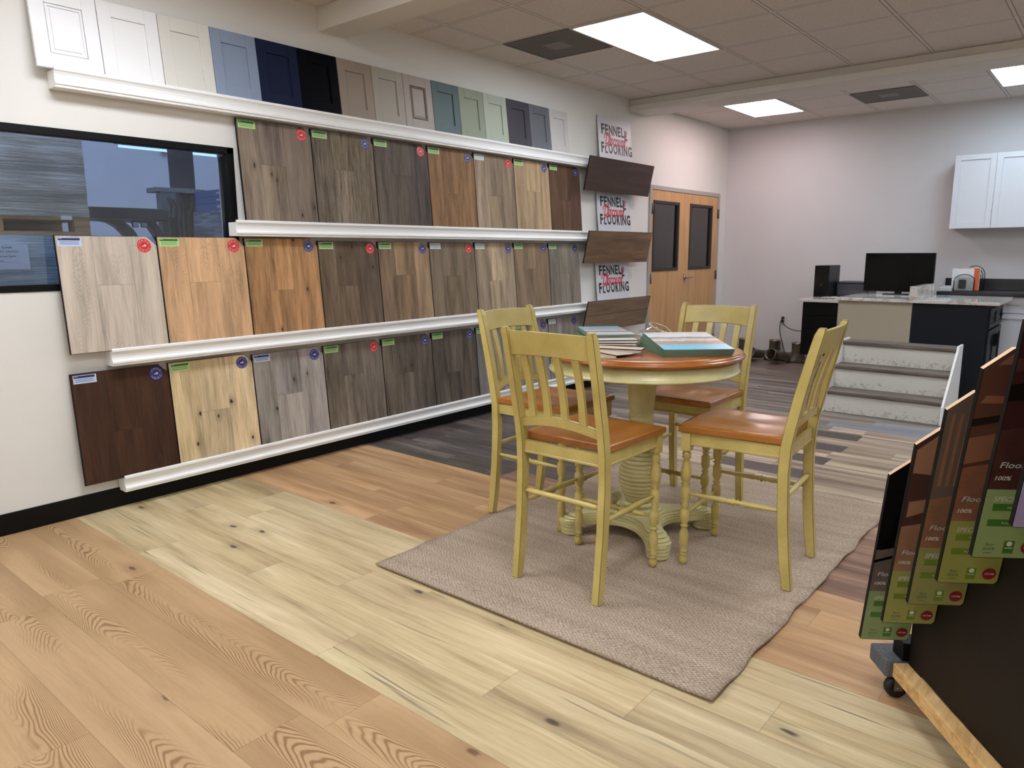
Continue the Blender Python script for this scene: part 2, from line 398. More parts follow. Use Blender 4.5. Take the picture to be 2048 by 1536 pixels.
struct('wall_warehouse_inner', MB().box(-.2, -3, 0, -.145, WY0, 4.4).box(-.2, WY0, 0, -.145, WY1, WZ0).box(-.2, WY0, WZ1, -.145, WY1, 4.4).box(-.2, WY1, 0, -.145, 6.3, 4.4), M_wh)
struct('ceiling_warehouse', MB().box(-6.1, -3.1, 4.4, -.14, 6.4, 4.5), M_wh)
struct('floor_warehouse', MB().box(-6.1, -3.1, -.1, -.2, 6.4, 0), pbr('concrete', (120, 122, 128), .7, var=.1))

# ---------------------------------------------------------------- double door
M_dw = simplewood('maple_veneer', (178, 134, 86), (196, 152, 102), (208, 166, 116), axis=2, rough=.4, su=1.2, sv=14)
df = MB()
df.box(-.13, DY0+.001, 0.002, .02, DY0+.05, DZ1-.001); df.box(-.13, DY1-.05, 0.002, .02, DY1-.001, DZ1-.001); df.box(-.13, DY0+.05, DZ1-.05, .02, DY1-.05, DZ1-.001)
struct('trim_3', df, pbr('grey_door_frame', (168, 162, 158), .5), bev=.003)
ym = (DY0+DY1)/2-.08
def doorleaf(n, y0, y1, gy0, gy1, hside):
    z0, z1 = .012, DZ1-.054; g0, g1 = 1.205, 2.03
    m = MB()
    m.box(-.03, y0, z0, .012, y1, g0); m.box(-.03, y0, g1, .012, y1, z1); m.box(-.03, y0, g0, .012, gy0, g1); m.box(-.03, gy1, g0, .012, y1, g1)
    d = struct('door_%d' % n, m, M_dw)
    f = MB()
    for a in ((gy0, g0, gy1, g0+.035), (gy0, g1-.035, gy1, g1), (gy0, g0+.035, gy0+.035, g1-.035), (gy1-.035, g0+.035, gy1, g1-.035)): f.box(-.031, a[0], a[1], .022, a[2], a[3])
    struct('lite_frame', f, pbr('dark_bronze_frame', (48, 42, 38), .5), parent=d, bev=.003)
    struct('lite_glass', MB().box(-.012, gy0+.03, g0+.03, -.006, gy1-.03, g1-.03), M_dglass, parent=d)
    for z in (1.93, 1.12, .25):
        yh = y0-.004 if hside < 0 else y1+.004
        h = MB(); h.lathe([(.009, -.06), (.009, .06)], (.026, yh, z), 10); h.box(.012, yh-.014, z-.055, .018, yh+.014, z+.055)
        struct('hinge', h, pbr('hinge_metal', (110, 106, 100), .45, .8), parent=d)
    return d
d1 = doorleaf(1, DY0+.053, ym-.002, 7.79, 8.44, -1); d2 = doorleaf(2, ym+.002, DY1-.053, 8.73, 9.385, 1)
h = MB(); h.lathe([(.028, 0), (.028, .012), (.016, .02)], (0, 0, 0), 20, M=Matrix.Translation((.012, ym-.05+.12, 1.11)) @ Matrix.Rotation(pi/2, 4, 'Y'))
h.box(.012, ym+.045, 1.045, .02, ym+.095, 1.15)
h.tube([(.02, ym+.07, 1.11), (.06, ym+.07, 1.11), (.066, ym+.10, 1.11), (.064, ym+.2, 1.108)], [.011, .011, .010, .008], 10)
struct('door_handle', h, M_metal, parent=d2)
# the hallway seen dimly through the lites
hm = MB(); hm.box(-3.2, 6.6, 0, -3.1, 11, 3); hm.box(-3.1, 6.5, 0, -.145, 6.6, 3); hm.box(-3.1, 10.9, 0, -.145, 11, 3)
struct('wall_hallway', hm, pbr('hall_paint', (170, 176, 178), .8))
struct('ceiling_hallway', MB().box(-3.2, 6.5, 3, -.14, 11, 3.1), M_wall)
struct('floor_hallway', MB().box(-3.2, 6.5, -.1, -.2, 11, 0), pbr('hall_floor', (130, 124, 118), .5))

hl = thing('ceiling_light', 'added ceiling light, out of view, brightening the hallway behind the double doors', 'ceiling light', (-1.6, 8.2, 2.95))  # added, unseen lamp that lifts the hallway brightness behind the door glass
obj('housing', MB().box(-.12, 0, .02, .12, 1.2, .05), pbr('lamp_housing', (200, 200, 200), .5), hl)
obj('diffuser', MB().box(-.10, .02, 0, .10, 1.18, .0195), emis('added_hall_glow', (225, 240, 255), 22.0), hl)
# ---------------------------------------------------------------- crown-moulding display rails
def rail(y0, y1, z, label, cut=False):
    lipz = .014
    prof = [(0.001, -lipz), (.088, -lipz), (.088, 0), (.101, 0), (.104, -.004), (.104, -.016), (.098, -.022), (.092, -.034), (.089, -.050), (.090, -.062), (.095, -.070), (.098, -.073), (.098, -.083), (.092, -.086), (.090, -.098), (.001, -.098)]
    m = MB(); m.prism(prof, lambda p, w_: Vector((p[0], w_, z+p[1])), y0, y1)
    o = obj('moulding_rail', m, M_white, bev=.0012)
    tag(o, label, 'shelf rail', 'white crown moulding rails along the left wall')
    return o
YE = 7.36
rail(1.515, YE, 2.372, 'topmost white crown moulding rail, carrying the painted cabinet doors')
rail(2.448, YE, 1.645, 'short white moulding rail starting beside the window, below the upper row of wood boards')
rail(1.650, YE, .926, 'white moulding rail under the middle row of wood boards, its end just below the window')
rail(1.650, YE, .198, 'lowest white moulding rail, just above the black baseboard')

# ---------------------------------------------------------------- wood sample boards
LB = {'g': [(176, 206, 138), (35, 100, 35)], 'b': [(185, 200, 222), (38, 42, 92)], 'w': [(205, 212, 205), (150, 165, 175)]}
M_lab = {k_: pbr('label_card_'+k_, v[0], .45) for k_, v in LB.items()}
M_labh = {k_: pbr('label_head_'+k_, v[1], .45) for k_, v in LB.items()}
M_labl = {'g': pbr('label_line_g', (60, 130, 50), .5), 'b': pbr('label_line_b', (70, 95, 160), .5), 'w': pbr('label_line_w', (150, 165, 175), .5)}
M_red = pbr('sticker_red', (205, 22, 30), .4); M_blue = pbr('sticker_blue', (28, 36, 118), .4); M_paper = pbr('white_print', (238, 238, 236), .5)
M_flagb = pbr('flag_blue', (50, 60, 110), .5); M_flagr = pbr('flag_red', (200, 60, 60), .5)
def sticker_mesh(mat):
    m = MB(); R = .0385
    f0 = lambda x, y: Vector((0.0006, x, y)); f1 = lambda x, y: Vector((0.0012, x, y)); f2 = lambda x, y: Vector((0.0016, x, y))
    m.lathe([(R, 0), (R, .0006)], (0, 0, 0), 40, 0, Matrix.Rotation(pi/2, 4, 'Y'), False)
    # thin inner ring
    n = 40
    for i in range(n):
        a, b2 = 2*pi*i/n, 2*pi*(i+1)/n
        if i % 20 == 0 or i % 20 == 19: continue
        m.face([f1(.0225*cos(a), .0225*sin(a)), f1(.0232*cos(a), .0232*sin(a)), f1(.0232*cos(b2), .0232*sin(b2)), f1(.0225*cos(b2), .0225*sin(b2))], 1)
    def ring(txt, a0, a1, rr, h, flip):
        for i, ch in enumerate(txt):
            if ch == ' ': continue
            a = a0+(a1-a0)*i/(len(txt)-1); c_, s_ = cos(a), sin(a)
            def fn(x, y, c_=c_, s_=s_):
                if flip: x, y = -x, -y
                return f1(rr*c_+x*s_+y*c_, rr*s_-x*c_+y*s_)
            text_into(m, ch, fn, -h*.34, -h/2, h*.68, h, 1, 0, 0)
    ring('MADE IN THE USA', radians(158), radians(22), .0305, .0050, False)
    ring('MADE IN THE USA', radians(202), radians(338), .0305, .0050, True)
    for sx in (-1, 1): disc_into(m, f1, sx*.0305, 0, .0016, 1, 10)
    rect_into(m, f1, -.0115, -.0055, .023, .012, 1)
    for i in range(3): rect_into(m, f2, -.0115, -.0045+i*.0042, .023, .0016, 3)
    rect_into(m, Vector and (lambda x, y: Vector((.0019, x, y))), -.0115, .001, .010, .0055, 2)
    bm = m.b; me = bpy.data.meshes.new('round_sticker'); bm.to_mesh(me); bm.free()
    for q in (mat, M_paper, M_flagb, M_flagr): me.materials.append(q)
    return me
STK = {'r': sticker_mesh(M_red), 'b': sticker_mesh(M_blue)}
def label_mesh(kd):
    m = MB(); W_, H_ = .118, .046
    m.box(0, 0, -H_, .0006, W_, 0, 0)
    f1 = lambda x, y: Vector((.0011, x, y)); f2 = lambda x, y: Vector((.0015, x, y))
    rect_into(m, f1, .004, -.016, W_-.012, .013, 1)
    if kd != 'w': text_into(m, 'SPC' if kd == 'g' else 'WPC', f2, .008, -.009, .016, .0045, 3)
    for z in (-.026, -.036): rect_into(m, f1, .010, z, W_-.024, .0035, 2)
    me = bpy.data.meshes.new('label_card'); m.b.to_mesh(me); m.b.free()
    for q in (M_lab[kd], M_labh[kd], M_labl[kd], M_paper): me.materials.append(q)
    return me
LBM = {k_: label_mesh(k_) for k_ in LB}
def sub(mesh, name, parent, loc):
    o = bpy.data.objects.new(name, mesh); C.objects.link(o); o.parent = parent; o.location = loc; return o
def shade(c, f, w=0): return tuple(max(0, min(255, x*f+w)) for x in c)

def sample(y0, y1, zb, zt, spec, label, group):
    (base, ctr, kw, lab, stk) = spec
    gy = sum(base)/3; base = tuple(gy+(x-gy)*.80 for x in base)
    wd = y1-y0; Hh = math.hypot(zt-zb, .05); T = .012; nt = .052
    dk, li = shade(base, 1-min(.62, ctr*1.8)), shade(base, 1+ctr*.95)
    mat = wood('sample_wood', dk, base, li, rough=.58, spec=.15, **kw)
    p = Planks(); F = lambda a, c: (T, c, a)
    lo = .006
    cols = [lo, wd*random.choice((.28, .31, .34)), 0, wd-.002]; cols[2] = cols[1]+random.choice((.175, .19, .2))
    zj = Hh*random.uniform(.42, .62)
    for i in range(3):
        c0, c1 = cols[i], cols[i+1]
        if i == 1:
            p.quad(F, .002, zj, c0, c1, 0); p.quad(F, zj, Hh-.002, c0, c1, 0)
        elif i == 2:
            r_ = (random.random(), random.random(), random.random(), 1)
            p.quad(F, .002, Hh-nt, c0, c1, 0, r_)
            # part above the notch line
            pl_ = [(Hh-nt, c0), (Hh-nt, c1), (Hh-.002, c1-nt), (Hh-.002, c0)]
            p.quad(F, .002, Hh, c0, c1, 0, r_, poly=pl_)
        else: p.quad(F, .002, Hh-.002, c0, c1, 0)
    # core / back with black edge
    pol = [(lo-.004, 0), (wd-.001, 0), (wd-.001, Hh-nt), (wd-.001-nt, Hh), (lo-.004, Hh)]
    b = p.b; A = [b.verts.new((0, q[0], q[1])) for q in pol]; B2 = [b.verts.new((T-.0006, q[0], q[1])) for q in pol]
    fs = [b.faces.new(A), b.faces.new(B2[::-1])]+[b.faces.new((A[i], B2[i], B2[(i+1) % 5], A[(i+1) % 5])) for i in range(5)]
    for f in fs: f.material_index = 1
    root = thing('flooring_sample_board', label, 'flooring sample', (.0725, y0, zb), 0, group)
    root.rotation_euler = (0, -math.atan2(.05, zt-zb), 0)
    obj('wood_board', b, [mat, M_blackedge], root)
    sub(LBM[lab], 'label_card', root, (T+.0002, .015, Hh-.010))
    sub(STK[stk], 'round_sticker', root, (T+.0002, wd-.072, Hh-.052))
    return root
R0 = dict(w1=.58, w2=.34, w3=.08)
def K(**k_): d = dict(R0, var=.42, k=2.3, seam=.35, gs=(2.0, 1.7), dt=5.0); d.update(k_); return d
EB = [2.522, 3.063, 3.595, 4.138, 4.670, 5.195, 5.718, 6.228]
rowB = [((138, 120, 102), .22, K(knots=.4), 'g', 'r', 'taupe-brown oak board with a dark knot and a red sticker, at the window end of the upper row'),
 ((134, 119, 98), .32, K(k=2.2, w2=.55, w1=.3, crack=.4), 'g', 'b', 'weathered whitewashed brown board with blue sticker, second in the upper row'),
 ((86, 76, 68), .35, K(k=2.2, w2=.5), 'g', 'r', 'dark charcoal-brown board with red sticker, third in the upper row'),
 ((120, 88, 58), .35, K(k=2.1, w2=.5, crack=.5), 'g', 'b', 'rustic warm brown board with blue sticker, middle of the upper row'),
 ((146, 124, 98), .22, K(var=.6), 'w', 'r', 'light taupe board with one dark plank, white label and red sticker, upper row'),
 ((172, 142, 104), .15, K(cath=.2), 'g', 'b', 'golden tan oak board with blue sticker, second from the far end of the upper row'),
 ((96, 68, 50), .3, K(k=2.0), 'g', 'b', 'dark reddish-brown board with blue sticker, far end of the upper row')]
for i, q in enumerate(rowB): sample(EB[i], EB[i+1], 1.6326, 2.262, q[:5], q[5], 'wood boards of the upper row')
EC = [1.446, 1.975, 2.522, 3.073, 3.605, 4.132, 4.665, 5.190, 5.712, 6.228]
rowC = [((192, 176, 158), .12, K(cath=.15, var=.12), 'b', 'r', 'pale greige board with white and blue label and red sticker, leaning across the window'),
 ((212, 164, 116), .14, K(cath=.2, var=.12), 'g', 'r', 'light orange oak board with red sticker, second in the middle row'),
 ((178, 128, 80), .24, K(knots=.4, crack=.4), 'g', 'b', 'caramel knotty oak board with blue sticker, third in the middle row'),
 ((112, 92, 72), .26, K(knots=.3), 'g', 'r', 'mid brown board with a dark lower plank and red sticker, fourth in the middle row'),
 ((146, 118, 88), .24, K(), 'g', 'b', 'warm tan-brown board with blue sticker, centre of the middle row'),
 ((140, 120, 94), .16, K(cath=.2), 'w', 'r', 'muted brown board with white label and red sticker, middle row'),
 ((164, 142, 112), .24, K(w1=.6), 'w', 'b', 'streaky light beige board with white label and blue sticker, middle row'),
 ((140, 116, 88), .2, K(), 'g', 'b', 'honey brown board with blue sticker, second from the far end of the middle row'),
 ((112, 103, 90), .3, K(w2=.5), 'g', 'b', 'grey weathered board with blue sticker, far end of the middle row')]
for i, q in enumerate(rowC): sample(EC[i], EC[i+1], .9136, 1.538 if i < 3 else 1.522, q[:5], q[5], 'wood boards of the middle row')
rowD = [((74, 46, 31), .35, K(knots=.25, k=1.5), 'b', 'b', 'very dark brown board with blue-striped label, nearest board of the lowest row'),
 ((212, 184, 138), .16, K(knots=.5, crack=.3), 'g', 'b', 'blond knotty board with green label and blue sticker, second in the lowest row'),
 ((152, 142, 132), .2, K(knots=.5), 'b', 'b', 'silver-grey knotty board with blue label and blue sticker, third in the lowest row'),
 ((112, 99, 86), .34, K(w1=.6, k=2.0), 'g', 'r', 'streaked grey-brown board with the only red sticker of the lowest row'),
 ((104, 92, 78), .3, K(knots=.3), 'g', 'b', 'dark taupe board with blue sticker, right of the red-stickered one, lowest row'),
 ((90, 80, 69), .34, K(k=2.1), 'g', 'b', 'darkest grey-brown board of the lowest row, just left of the yellow chairs'),
 ((128, 121, 117), .2, K(), 'g', 'b', 'cool grey board behind the left yellow chair back, lowest row'),
 ((136, 127, 118), .2, K(), 'g', 'b', 'grey board seen through the slats of the left chair, lowest row'),
 ((142, 132, 122), .18, K(), 'w', 'b', 'pale grey board with small white label, far end of the lowest row')]
for i, q in enumerate(rowD): sample(EC[i], EC[i+1], .1856, .802 if i < 2 else .793, q[:5], q[5], 'wood boards of the lowest row')

# ---------------------------------------------------------------- painted cabinet doors on the top rail
cols = [((236, 236, 238), 1, 'white raised-panel cabinet door, first on the top rail'),
 ((232, 232, 232), 0, 'white shaker cabinet door, second on the top rail'),
 ((214, 212, 204), 0, 'off-white shaker cabinet door left of the pale blue one'),
 ((136, 150, 172), 0, 'pale blue-grey cabinet door on the top rail'),
 ((30, 38, 62), 0, 'navy blue cabinet door on the top rail'),
 ((8, 9, 16), 0, 'black cabinet door on the top rail'),
 ((152, 138, 124), 0, 'taupe cabinet door beside the black one'),
 ((166, 160, 148), 0, 'light greige cabinet door beside the taupe one'),
 ((170, 160, 152), 2, 'glazed greige raised-panel door with brown lines, left of the teal one'),
 ((84, 104, 104), 0, 'slate teal cabinet door on the top rail'),
 ((144, 152, 134), 0, 'sage green cabinet door right of the teal one'),
 ((172, 180, 164), 0, 'pale sage cabinet door left of the charcoal one'),
 ((70, 68, 76), 0, 'charcoal cabinet door on the top rail'),
 ((104, 108, 114), 0, 'mid grey cabinet door right of the charcoal one'),
 ((196, 194, 192), 0, 'white cabinet door at the far end of the top rail')]
YA = [1.445, 1.765, 2.085, 2.391, 2.690, 2.988, 3.300, 3.599, 3.896, 4.191, 4.492, 4.788, 5.091, 5.406, 5.710, 6.004]
M_glaze = pbr('brown_glaze', (112, 98, 86), .6)
for i, (cl, st, lb) in enumerate(cols):
    w_ = YA[i+1]-YA[i]-.004; H_ = .395; zb = 2.3608
    m = MB(); T = .02; a = w_*.22
    az = .075
    # frame: stiles and rails
    m.box(0, 0, 0, T, a, H_, 0); m.box(0, w_-a, 0, T, w_, H_, 0); m.box(0, a, 0, T, w_-a, az, 0); m.box(0, a, H_-az, T, w_-a, H_, 0)
    mat = pbr('cabinet_paint', cl, .45, spec=.25 if sum(cl) > 200 else .06)
    root = thing('cabinet_door_sample', lb, 'cabinet door', (.0665, YA[i]+.002, zb), 0, 'painted cabinet doors on the top rail')
    root.rotation_euler = (0, -math.atan2(.045, H_), 0)
    obj('door_frame', m, mat, root, bev=.0015)
    q = MB(); q.box(.004, a+.0005, az+.0005, T-.009, w_-a-.0005, H_-az-.0005, 0)
    if st:
        e = .014; fr = MB()
        for (u0, v0, u1, v1) in ((a+.003, az+.003, w_-a-.003, az+e), (a+.003, H_-az-e, w_-a-.003, H_-az-.003), (a+.003, az+e, a+e, H_-az-e), (w_-a-e, az+e, w_-a-.003, H_-az-e)):
            fr.box(T-.0088, u0, v0, T-.002, u1, v1)
        obj('panel_moulding', fr, mat if st == 1 else M_glaze, root, bev=.001)
        q.box(T-.0088, a+.024, az+.024, T-.004, w_-a-.024, H_-az-.024)
    obj('door_panel', q, mat, root, bev=.001)

# ---------------------------------------------------------------- shop signs and tilted planks at the rail ends
M_signw = pbr('sign_board', (205, 207, 212), .4); M_ink = pbr('sign_black', (14, 14, 15), .5); M_scr = pbr('sign_red', (196, 34, 58), .5)
def sign(zb, label):
    m = MB(); m.box(0, 0, 0, .006, .65, .455, 0)
    f1 = lambda x, y: Vector((.0066, x, y)); f2 = lambda x, y: Vector((.0074, x, y))
    x = .06
    for i, ch in enumerate('FENNELL'):
        w_ = .058 if ch in 'FEL' else .072
        dy = -.025 if i == 6 else 0
        hh = .105 if i != 6 else .105
        text_into(m, ch, f1, x, .275+dy, w_, hh, 1, 0, .038); x += w_+(.014 if i != 5 else .004)
    x = .035
    for i, ch in enumerate('FLOORING'):
        w_ = {'F': .056, 'L': .05, 'I': .02, 'O': .078, 'R': .062, 'N': .074, 'G': .078}[ch]; x += .004
        hh = .08 if i == 1 else .11
        text_into(m, ch, f1, x, .085, w_, hh, 1, 0, .038); x += w_+.012
    # brush script
    text_into(m, 'Discount', f2, .115, .170, .42, .115, 2, .45, .02)
    def stroke(pts, wd):
        for a, b2 in zip(pts, pts[1:]):
            d = Vector((b2[0]-a[0], b2[1]-a[1])).normalized(); n_ = Vector((-d.y, d.x))*wd
            m.face([f2(a[0]+n_.x, a[1]+n_.y), f2(b2[0]+n_.x, b2[1]+n_.y), f2(b2[0]-n_.x, b2[1]-n_.y), f2(a[0]-n_.x, a[1]-n_.y)], 2)
    stroke([(.50, .165), (.515, .24), (.54, .32), (.555, .355), (.562, .325), (.545, .285)], .005)
    stroke([(.10, .235), (.12, .275), (.17, .292), (.215, .27), (.22, .225), (.19, .175), (.13, .155)], .006)
    root = obj('shop_sign', m, [M_signw, M_ink, M_scr], None, (.060, 6.56, zb), fix=False)
    root.rotation_euler = (0, -math.atan2(.045, .455), 0)
    tag(root, label, 'sign', 'white Fennell Discount Flooring signs on the rails')
sign(2.362, 'white shop sign standing on the topmost rail, above the dark tilted plank')
sign(1.636, 'white shop sign between the dark tilted plank and the mid brown one')
sign(.916, 'lowest white shop sign, between the two lighter tilted planks')
def tplank(z1, z0, base, ctr, label, two=False, y0=6.20, y1=7.47):
    p = Planks(); Hh = math.hypot(z1-z0, .07); F = lambda a, c: (.012, a, c); Lh = y1-y0
    if two: p.quad(F, 0, Lh, .001, Hh*.53, 0); p.quad(F, 0, Lh, Hh*.53+.003, Hh, 0)
    else: p.quad(F, 0, Lh, 0, Hh, 0)
    b = p.b; pol = [(0, 0), (Lh, 0), (Lh, Hh), (0, Hh)]
    A = [b.verts.new((0, q[0], q[1])) for q in pol]; B2 = [b.verts.new((.0112, q[0], q[1])) for q in pol]
    for f in [b.faces.new(A), b.faces.new(B2[::-1])]+[b.faces.new((A[i], B2[i], B2[(i+1) % 4], A[(i+1) % 4])) for i in range(4)]: f.material_index = 1
    mt_ = wood('plank_wood', shade(base, 1-ctr), base, shade(base, 1+ctr), rough=.45, **K(seam=.3, var=.1))
    o = obj('flooring_plank', b, [mt_, M_blackedge], None, (.108, y0, z0)); o.rotation_euler = (0, math.atan2(.07, z1-z0), 0)
    obj('support_bracket', MB().box(-.106, .3, .03, -.0005, .34, .06).box(-.106, Lh-.34, .03, -.0005, Lh-.3, .06), M_white, o)
    tag(o, label, 'plank', 'tilted planks at the far ends of the rails')
tplank(2.372, 2.045, (62, 44, 36), .3, 'very dark brown plank tilted out at the end of the topmost rail')
tplank(1.648, 1.325, (112, 88, 66), .25, 'mid brown plank tilted out at the end of the second rail')
tplank(.940, .62, (128, 106, 86), .2, 'two-strip greyish brown plank panel at the end of the third rail, behind the stacks on the table', True)

# ---------------------------------------------------------------- ceiling lights and vents
def lensmat(name, c1, c2, s, split=.0):
    m = bpy.data.materials.new(name); m.use_nodes = True; t = m.node_tree; t.nodes.clear()
    o = nd(t, 'OutputMaterial'); sp = nd(t, 'SeparateXYZ', {0: nd(t, 'TexCoord').outputs['Generated']})
    col = mix(t, smooth(t, sp.outputs[0], .35+split, .5+split), lin(c1), lin(c2)) if c1 != c2 else lin(c2)
    n = mt(t, 'MULTIPLY_ADD', mt(t, 'SINE', mt(t, 'MULTIPLY', sp.outputs[0], 12.566)), .12, .9)
    e = nd(t, 'Emission', {0: col, 1: mt(t, 'MULTIPLY', n, s)}); t.links.new(e.outputs[0], o.inputs[0]); return m
M_lens = lensmat('troffer_lens', (243, 248, 255), (243, 248, 255), LAMP)
M_lensn = lensmat('troffer_lens_near', (243, 248, 255), (243, 248, 255), LAMP*1.45)
M_lensp = lensmat('troffer_lens_pink', (255, 205, 200), (246, 246, 255), LAMP*.85)
M_lensb = lensmat('troffer_lens_cool', (215, 238, 255), (215, 238, 255), LAMP*.9)
M_tframe = pbr('light_frame', (200, 196, 190), .5)
def troffer(x, y, lens, label, group='ceiling troffers'):
    r = thing('ceiling_light', label, 'ceiling light', (x, y, ZC), 0, group)
    W_, L_ = .624, 1.262; m = MB()
    for a in ((0, 0, W_, .02), (0, L_-.02, W_, L_), (0, .02, .02, L_-.02), (W_-.02, .02, W_, L_-.02)): m.box(a[0], a[1], -.012, a[2], a[3], -.0005)
    obj('frame', m, M_tframe, r, bev=.002)
    obj('diffuser', MB().box(.021, .021, -.008, W_-.021, L_-.021, -.001), lens, r)
troffer(1.012, 4.668, M_lens, 'large bright ceiling light between the two beams')
troffer(.632, 7.848, M_lensp, 'pink-tinged ceiling light beyond the far beam, near the corner')
troffer(3.176, 7.848, M_lensb, 'cool white ceiling light at the right edge of the picture')
for (x, y, l) in ((3.60, 4.668, 'ceiling light right of the table, out of the picture'), (5.9, 4.668, 'ceiling light over the right half of the room, out of the picture'), (5.8, 7.85, 'ceiling light far right, out of the picture'),
                  (1.012, .85, 'ceiling light close to the left wall near the camera'), (3.60, .85, 'ceiling light above the camera'), (5.9, .22, 'ceiling light right of the camera'), (1.012, -2.3, 'ceiling light at the near left corner'), (3.6, -2.3, 'ceiling light behind the camera')):
    troffer(x, y, M_lensn if y < 2 else M_lens, l)
def ventmat():
    m, t, b = newmat('vent_metal')
    s = nd(t, 'SeparateXYZ', {0: nd(t, 'TexCoord').outputs['Object']})
    g = mt(t, 'MULTIPLY', mt(t, 'SINE', mt(t, 'MULTIPLY', s.outputs[0], 520.0)), mt(t, 'SINE', mt(t, 'MULTIPLY', s.outputs[1], 520.0)))
    t.links.new(ramp(t, mt(t, 'MULTIPLY_ADD', g, .5, .5), [(.4, (112, 106, 98)), (.7, (62, 58, 54))]), b.inputs['Base Color']); b.inputs['Roughness'].default_value = .6
    return m
M_vent = ventmat(); M_ventl = pbr('vent_centre', (128, 122, 114), .6)
def vent(x, y, label):
    r = thing('ceiling_vent', label, 'vent', (x, y, ZC), 0, 'square ceiling vents')
    m = MB()
    for a in ((0, 0, .624, .016), (0, .608, .624, .624), (0, .016, .016, .608), (.608, .016, .624, .608)): m.box(a[0], a[1], -.01, a[2], a[3], -.0005)
    obj('frame', m, pbr('vent_frame', (110, 104, 98), .6), r, bev=.002)
    obj('perforated_plate', MB().box(.017, .017, -.006, .607, .607, -.0008), M_vent, r)
    obj('centre_plate', MB().box(.22, .22, -.008, .40, .40, -.0062), M_ventl, r)
vent(.376, 4.668, 'dark perforated ceiling vent left of the large bright ceiling light')
vent(1.904, 8.484, 'dark ceiling vent near the far wall, between the two far ceiling lights')

exec_chairs = True
# ---------------------------------------------------------------- rug
RX0, RX1, RY0, RY1 = 1.80, 3.47, 2.045, 4.43
def rugmat():
    m, t, b = newmat('woven_rug')
    s = nd(t, 'SeparateXYZ', {0: nd(t, 'TexCoord').outputs['Object']}); o = nd(t, 'TexCoord').outputs['Object']
    wob = mt(t, 'MULTIPLY', noise(t, o, 14.0, 2.0), .02)
    sx = mt(t, 'SINE', mt(t, 'MULTIPLY', mt(t, 'ADD', s.outputs[0], wob), 2*pi/.021)); sy = mt(t, 'SINE', mt(t, 'MULTIPLY', mt(t, 'ADD', s.outputs[1], wob), 2*pi/.017))
    g = mt(t, 'MULTIPLY', sx, sy); n = noise(t, o, 110.0, 4.0, .75); n2 = noise(t, vec(t, mt(t, 'MULTIPLY', s.outputs[0], 2.0), mt(t, 'MULTIPLY', s.outputs[1], 14.0)), 1.0, 3.0)
    f = mt(t, 'ADD', mt(t, 'MULTIPLY_ADD', g, .13, .34), mt(t, 'ADD', mt(t, 'MULTIPLY', mt(t, 'SUBTRACT', n, .5), 1.3), mt(t, 'MULTIPLY', n2, .35)))
    t.links.new(ramp(t, f, [(.05, (98, 82, 68)), (.45, (160, 141, 123)), (.9, (214, 197, 178))]), b.inputs['Base Color']); b.inputs['Roughness'].default_value = .95; b.inputs['Specular IOR Level'].default_value = .1
    t.links.new(nd(t, 'Bump', {'Height': f, 'Strength': .7, 'Distance': .004}).outputs[0], b.inputs['Normal']); return m
m = MB(); NX, NY = 34, 48
def rp(i, j, top):
    u, v = i/NX, j/NY; x = RX0+(RX1-RX0)*u; y = RY0+(RY1-RY0)*v
    if i in (0, NX): x += .0045*sin(v*31)+.003*sin(v*67+1)+(.0 if i else -.02*sin(v*3.0))
    if j == NY: y += .006*sin(u*24)
    lift = .012*max(0, 1-v*14)*(.35+.65*abs(sin(u*2.2+.5))) + .012*max(0, 1-(1-u)*22)*(.5+.5*sin(v*44))
    return Vector((x, y, (.009 if top else .0015)+lift))
G = [[[m.b.verts.new(rp(i, j, t_)) for j in range(NY+1)] for i in range(NX+1)] for t_ in (0, 1)]
for i in range(NX):
    for j in range(NY):
        for t_ in (0, 1):
            f = m.b.faces.new((G[t_][i][j], G[t_][i+1][j], G[t_][i+1][j+1], G[t_][i][j+1])); f.smooth = True
for i in range(NX):
    for j in (0, NY): m.b.faces.new((G[0][i][j], G[0][i+1][j], G[1][i+1][j], G[1][i][j]))
for j in range(NY):
    for i in (0, NX): m.b.faces.new((G[0][i][j], G[0][i][j+1], G[1][i][j+1], G[1][i][j]))
rug = obj('area_rug', m, rugmat()); tag(rug, 'beige woven area rug with wavy edges under the table and chairs', 'rug')

# ---------------------------------------------------------------- round table
def paint_yellow(name, c, d):
    m, t, b = newmat(name); o = nd(t, 'TexCoord').outputs['Object']
    n = noise(t, o, 5.0, 4.0, .6); n2 = noise(t, o, 90.0, 2.0, .6)
    f = mt(t, 'MULTIPLY_ADD', n2, .15, mt(t, 'MULTIPLY', n, .9))
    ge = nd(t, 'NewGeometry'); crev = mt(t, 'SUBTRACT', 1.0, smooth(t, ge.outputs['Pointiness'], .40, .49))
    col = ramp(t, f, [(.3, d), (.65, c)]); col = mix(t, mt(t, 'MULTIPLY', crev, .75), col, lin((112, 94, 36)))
    t.links.new(col, b.inputs['Base Color']); b.inputs['Roughness'].default_value = .33; return m
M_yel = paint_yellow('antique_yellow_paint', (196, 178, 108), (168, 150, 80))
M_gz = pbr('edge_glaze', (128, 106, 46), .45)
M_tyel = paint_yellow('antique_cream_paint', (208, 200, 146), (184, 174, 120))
M_seat = simplewood('cherry_stain', (132, 80, 28), (156, 96, 34), (174, 112, 48), axis=1, rough=.3, su=1.5, sv=9, coat=.2)
M_seatx = simplewood('cherry_stain_top', (126, 68, 26), (154, 90, 36), (176, 108, 48), axis=0, rough=.24, su=1.5, sv=8, coat=.15)
TX, TY, TZ = 2.53, 3.20, .965
tb = thing('round_dining_table', 'round pedestal dining table with orange-brown top and pale yellow base', 'table', (TX, TY, .010))
zt = TZ-.010
r = .492
